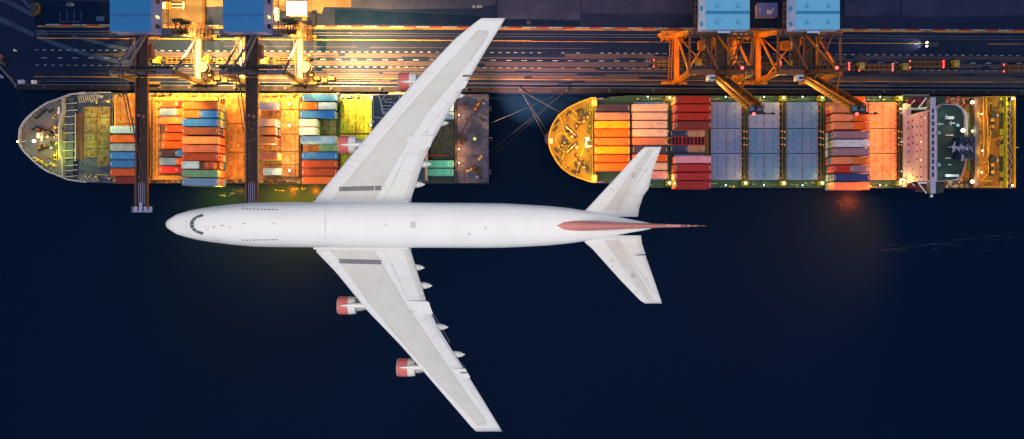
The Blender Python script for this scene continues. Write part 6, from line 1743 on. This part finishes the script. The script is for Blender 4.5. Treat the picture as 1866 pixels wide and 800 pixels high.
# ---- tail surfaces
def tail(U):
    if U: LE = [(1050,386),(1066,384),(1078,371),(1130,315),(1166,275),(1176,267.3)]; TE = [(1158,400),(1173,355),(1181,346),(1190,310),(1205.5,268)]; root, tip = 393, 267.6; hinge = [(1124,396),(1193,290)]
    else: LE = [(1052,437),(1064,441),(1078,452),(1130,510),(1168,549),(1176,553.3)]; TE = [(1162,420),(1176,462),(1176,465),(1190,504),(1206.5,553)]; root, tip = 428, 553; hinge = [(1128,428),(1192,532)]
    root2 = 386 if U else 438
    def at(poly, y):
        for (a, b), (c, d) in zip(poly, poly[1:]):
            if (b-y)*(d-y) <= 0 and b != d: return a + (c-a)*(y-b)/(d-b)
        return poly[0][0] if abs(y-poly[0][1]) < abs(y-poly[-1][1]) else poly[-1][0]
    def sc(y, px, off=0, top=True):
        a, b = at(LE, y), at(TE, y); c = min(1, max(0, (px-a)/(b-a))); s = (y-root2)/(tip-root2)
        ch = (b-a)*KP; z = ZP + 1.2 + 1.6*s + (1 if top else -1)*ch*.05*(2.0*math.sqrt(c)*(1-c)+.03) + off
        return P(px, y, z)
    mb = MB(); v = []; ns, nc = 20, 12; cs = [(i/nc)**1.5 for i in range(nc+1)]
    for i in range(ns+1):
        y = root2 + (tip-root2)*i/ns + (0 if i else (9 if U else -9))
        a, b = at(LE, y) if i else at(LE, root2), at(TE, y) if i else at(TE, root2)
        for c in cs: v.append(sc(y, a+(b-a)*c))
        for c in cs[::-1]: v.append(sc(y, a+(b-a)*c, 0, False))
    m_ = 2*len(cs)
    mb.add(v, [(i*m_+j, i*m_+(j+1)%m_, (i+1)*m_+(j+1)%m_, (i+1)*m_+j) for i in range(ns) for j in range(m_)] + [tuple(range(m_)), tuple(ns*m_+j for j in range(m_-1,-1,-1))])
    T = mb.build("tailplane", wed, air)
    for p_ in T.data.polygons: p_.use_smooth = True
    T.data.polygons[-1].use_smooth = False
    mir = (lambda y: y) if U else (lambda y: 821.5-y)
    def line(mb, pts, w=.4, off=.05):
        for (a, b), (c, d) in zip(pts, pts[1:]):
            n = max(1, int(math.hypot(c-a, d-b)/6))
            for i in range(n):
                p, q = (a+(c-a)*i/n, b+(d-b)*i/n), (a+(c-a)*(i+1)/n, b+(d-b)*(i+1)/n)
                L_ = math.hypot(q[0]-p[0], q[1]-p[1]) or 1; nx, ny = -(q[1]-p[1])/L_*w/2, (q[0]-p[0])/L_*w/2
                mb.add([sc(y_, x_, off) for x_, y_ in ((p[0]-nx,p[1]-ny),(q[0]-nx,q[1]-ny),(q[0]+nx,q[1]+ny),(p[0]+nx,p[1]+ny))], [(0,1,2,3)])
    # grey box skin
    mb = MB(); g = []; n_ = 16
    for i in range(n_+1):
        q = i/n_; y = mir(383 - 110*q); a = 1102+ 80*q; b = 1126 + 66*q
        for j in range(5): g.append(sc(y, a+(b-a)*j/4, .03))
    mb.add(g, [(i*5+j, (i+1)*5+j, (i+1)*5+j+1, i*5+j+1) for i in range(n_) for j in range(4)])
    mb.build("tailplane_skin", wgr, T, smooth=True)
    mb = MB(); line(mb, [(1102,mir(385)),(1150,mir(312)),(1182,mir(273))]); line(mb, [(1124,mir(390)),(1192,mir(287))], .6); line(mb, [(1157,mir(304)),(1172,mir(311))]); line(mb, [(1192,mir(288)),(1200,mir(288))])
    line(mb, [(1146,mir(355)),(1176,mir(358))], .4); mb.build("tailplane_seam", lined, T)
    mb = MB(); line(mb, [(1151,mir(318)),(1156,mir(316)),(1157,mir(321)),(1152,mir(323)),(1151,mir(318))], .9, .06)
    for a, b in ((1116,347),(1112,345),(1161,300),(1158,288),(1115,335),(1177,312)): line(mb, [(a, mir(b)), (a+1.6, mir(b)-1.6)], 1.0, .06)
    mb.build("tailplane_marking", mat("grey_stencil", (.16,.16,.16,1), .6, .1), T)
    mb = MB(); z = ZP+2.25
    pts = [(1159,464),(1177,463.2),(1176.4,465.2),(1159.6,465.2)] if not U else [(1172,357.6),(1179,357.6),(1179,358.6),(1172,358.6)]
    q = [P(a, b, z) for a, b in pts]; mb.prism([(p[0], p[1]) for p in q], z, z+.03); mb.build("elevator_gap", black, T)
    return T
tail(True); tail(False)
# ---- fin: swept upright surface, root on the body, tip far aft
def fin():
    n, mlev = 14, 12; v = []
    zr_ = ZP + 2.0; hgt = 9.8
    for i in range(mlev+1):
        q = i/mlev; z = zr_ + hgt*q
        # plan extent of the chord at this height, as seen in the photo
        a = 1004 + (1176-1004)*(1-(1-q)**1.0); b = 1182 + (1290-1182)*q
        if q < .12: a = 945 + (1040-945)*(q/.12)
        else: a = 1040 + (1214-1040)*((q-.12)/.88)
        w = (9.6 if q < .12 else 9.6 - 7.4*((q-.12)/.88)**.8)/F*(H-z)
        yc = Y(411.5, z)
        ring = []
        for k_ in range(n+1):
            c = k_/n; t = math.sin(math.pi*c**.54)*(1-.1*c)
            ring.append((X(a+(b-a)*c, z), yc + w*max(t,.03), z))
        for k_ in range(n-1, 0, -1):
            c = k_/n; t = math.sin(math.pi*c**.54)*(1-.1*c)
            ring.append((X(a+(b-a)*c, z), yc - w*max(t,.03), z))
        v += ring
    m_ = 2*n; mb = MB()
    mb.add(v, [(i*m_+(j+1)%m_, i*m_+j, (i+1)*m_+j, (i+1)*m_+(j+1)%m_) for i in range(mlev) for j in range(m_)] + [tuple(range(m_)), tuple(mlev*m_+j for j in range(m_-1,-1,-1))])
    o = mb.build("fin", coral2, air, smooth=False)
    for p_ in o.data.polygons: p_.use_smooth = True
    mb = MB()
    for a in (1243,1250,1261,1268,1276): mb.cbox(X(a, ZP+11.9), Y(412+random.uniform(-1,1), ZP+11.9), ZP+11.8, .35, .12, .06, .3)
    mb.build("fin_tip_marking", dark_steel, o)
fin()
# ---- lamp added by the bridge wing for the water glow, painted glints, fading wake
lamp('SPOT', (136.0, 7.6, 31.5), 420000, (1,.12,.0), .8, (112, -12, 0), 92, 1.0)
mb = MB(); mb.cbox(136.0, 7.6, 31.7, .7, .7, .6); mb.tube((136.0, 7.6, 32), (136.0, 9.0, 32.8), .12, 0, 6); mb.build('added_glow_lamp', white_paint, shipB)  # made-up housing for the added glow lamp
lamp('SPOT', (-66, 55, 27), 900000, (1,.50,.14), .6, (-38, 52, 3), 104, 1.0)
water_glint = mat("water_glint", (0.014, 0.05, 0.09, 1), 0.8, 0.2)  # lamp glints on the water, painted as pale flecks
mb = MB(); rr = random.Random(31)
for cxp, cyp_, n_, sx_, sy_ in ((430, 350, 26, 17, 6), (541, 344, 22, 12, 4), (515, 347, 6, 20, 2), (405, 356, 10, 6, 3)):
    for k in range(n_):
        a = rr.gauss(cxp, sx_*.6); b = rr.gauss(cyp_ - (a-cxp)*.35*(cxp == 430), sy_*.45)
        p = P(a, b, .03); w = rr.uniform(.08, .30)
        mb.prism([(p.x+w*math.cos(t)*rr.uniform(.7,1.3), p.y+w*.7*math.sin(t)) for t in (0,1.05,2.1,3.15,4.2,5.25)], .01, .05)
tag(mb.build("water_glint", water_glint), "small pale flecks painted as lamp glints on the water beside the grey-bow ship", "water_glint", kind="stuff")
mb = MB()
for k in range(34):
    a = rr.uniform(1600, 1866); b = 466 - (a-1430)*.075 + rr.gauss(0, 7); ln = rr.uniform(5, 26)
    p, q = P(a, b, .02), P(a+ln, b-ln*.08+rr.uniform(-1,1), .02); w = rr.uniform(.04, .13)
    mb.add([(p.x,p.y-w,.02),(q.x,q.y-w*.4,.02),(q.x,q.y+w*.4,.02),(p.x,p.y+w,.02)], [(0,1,2,3)])
tag(mb.build("wake", mat("faint_wake", (0.0040,0.015,0.033,1), .8, .5, (0.003,.010,.022,1))), "faint fading boat wake on the open water", "wake", kind="stuff")
clean()
print("containers", NCON, "objects", len(bpy.data.objects))
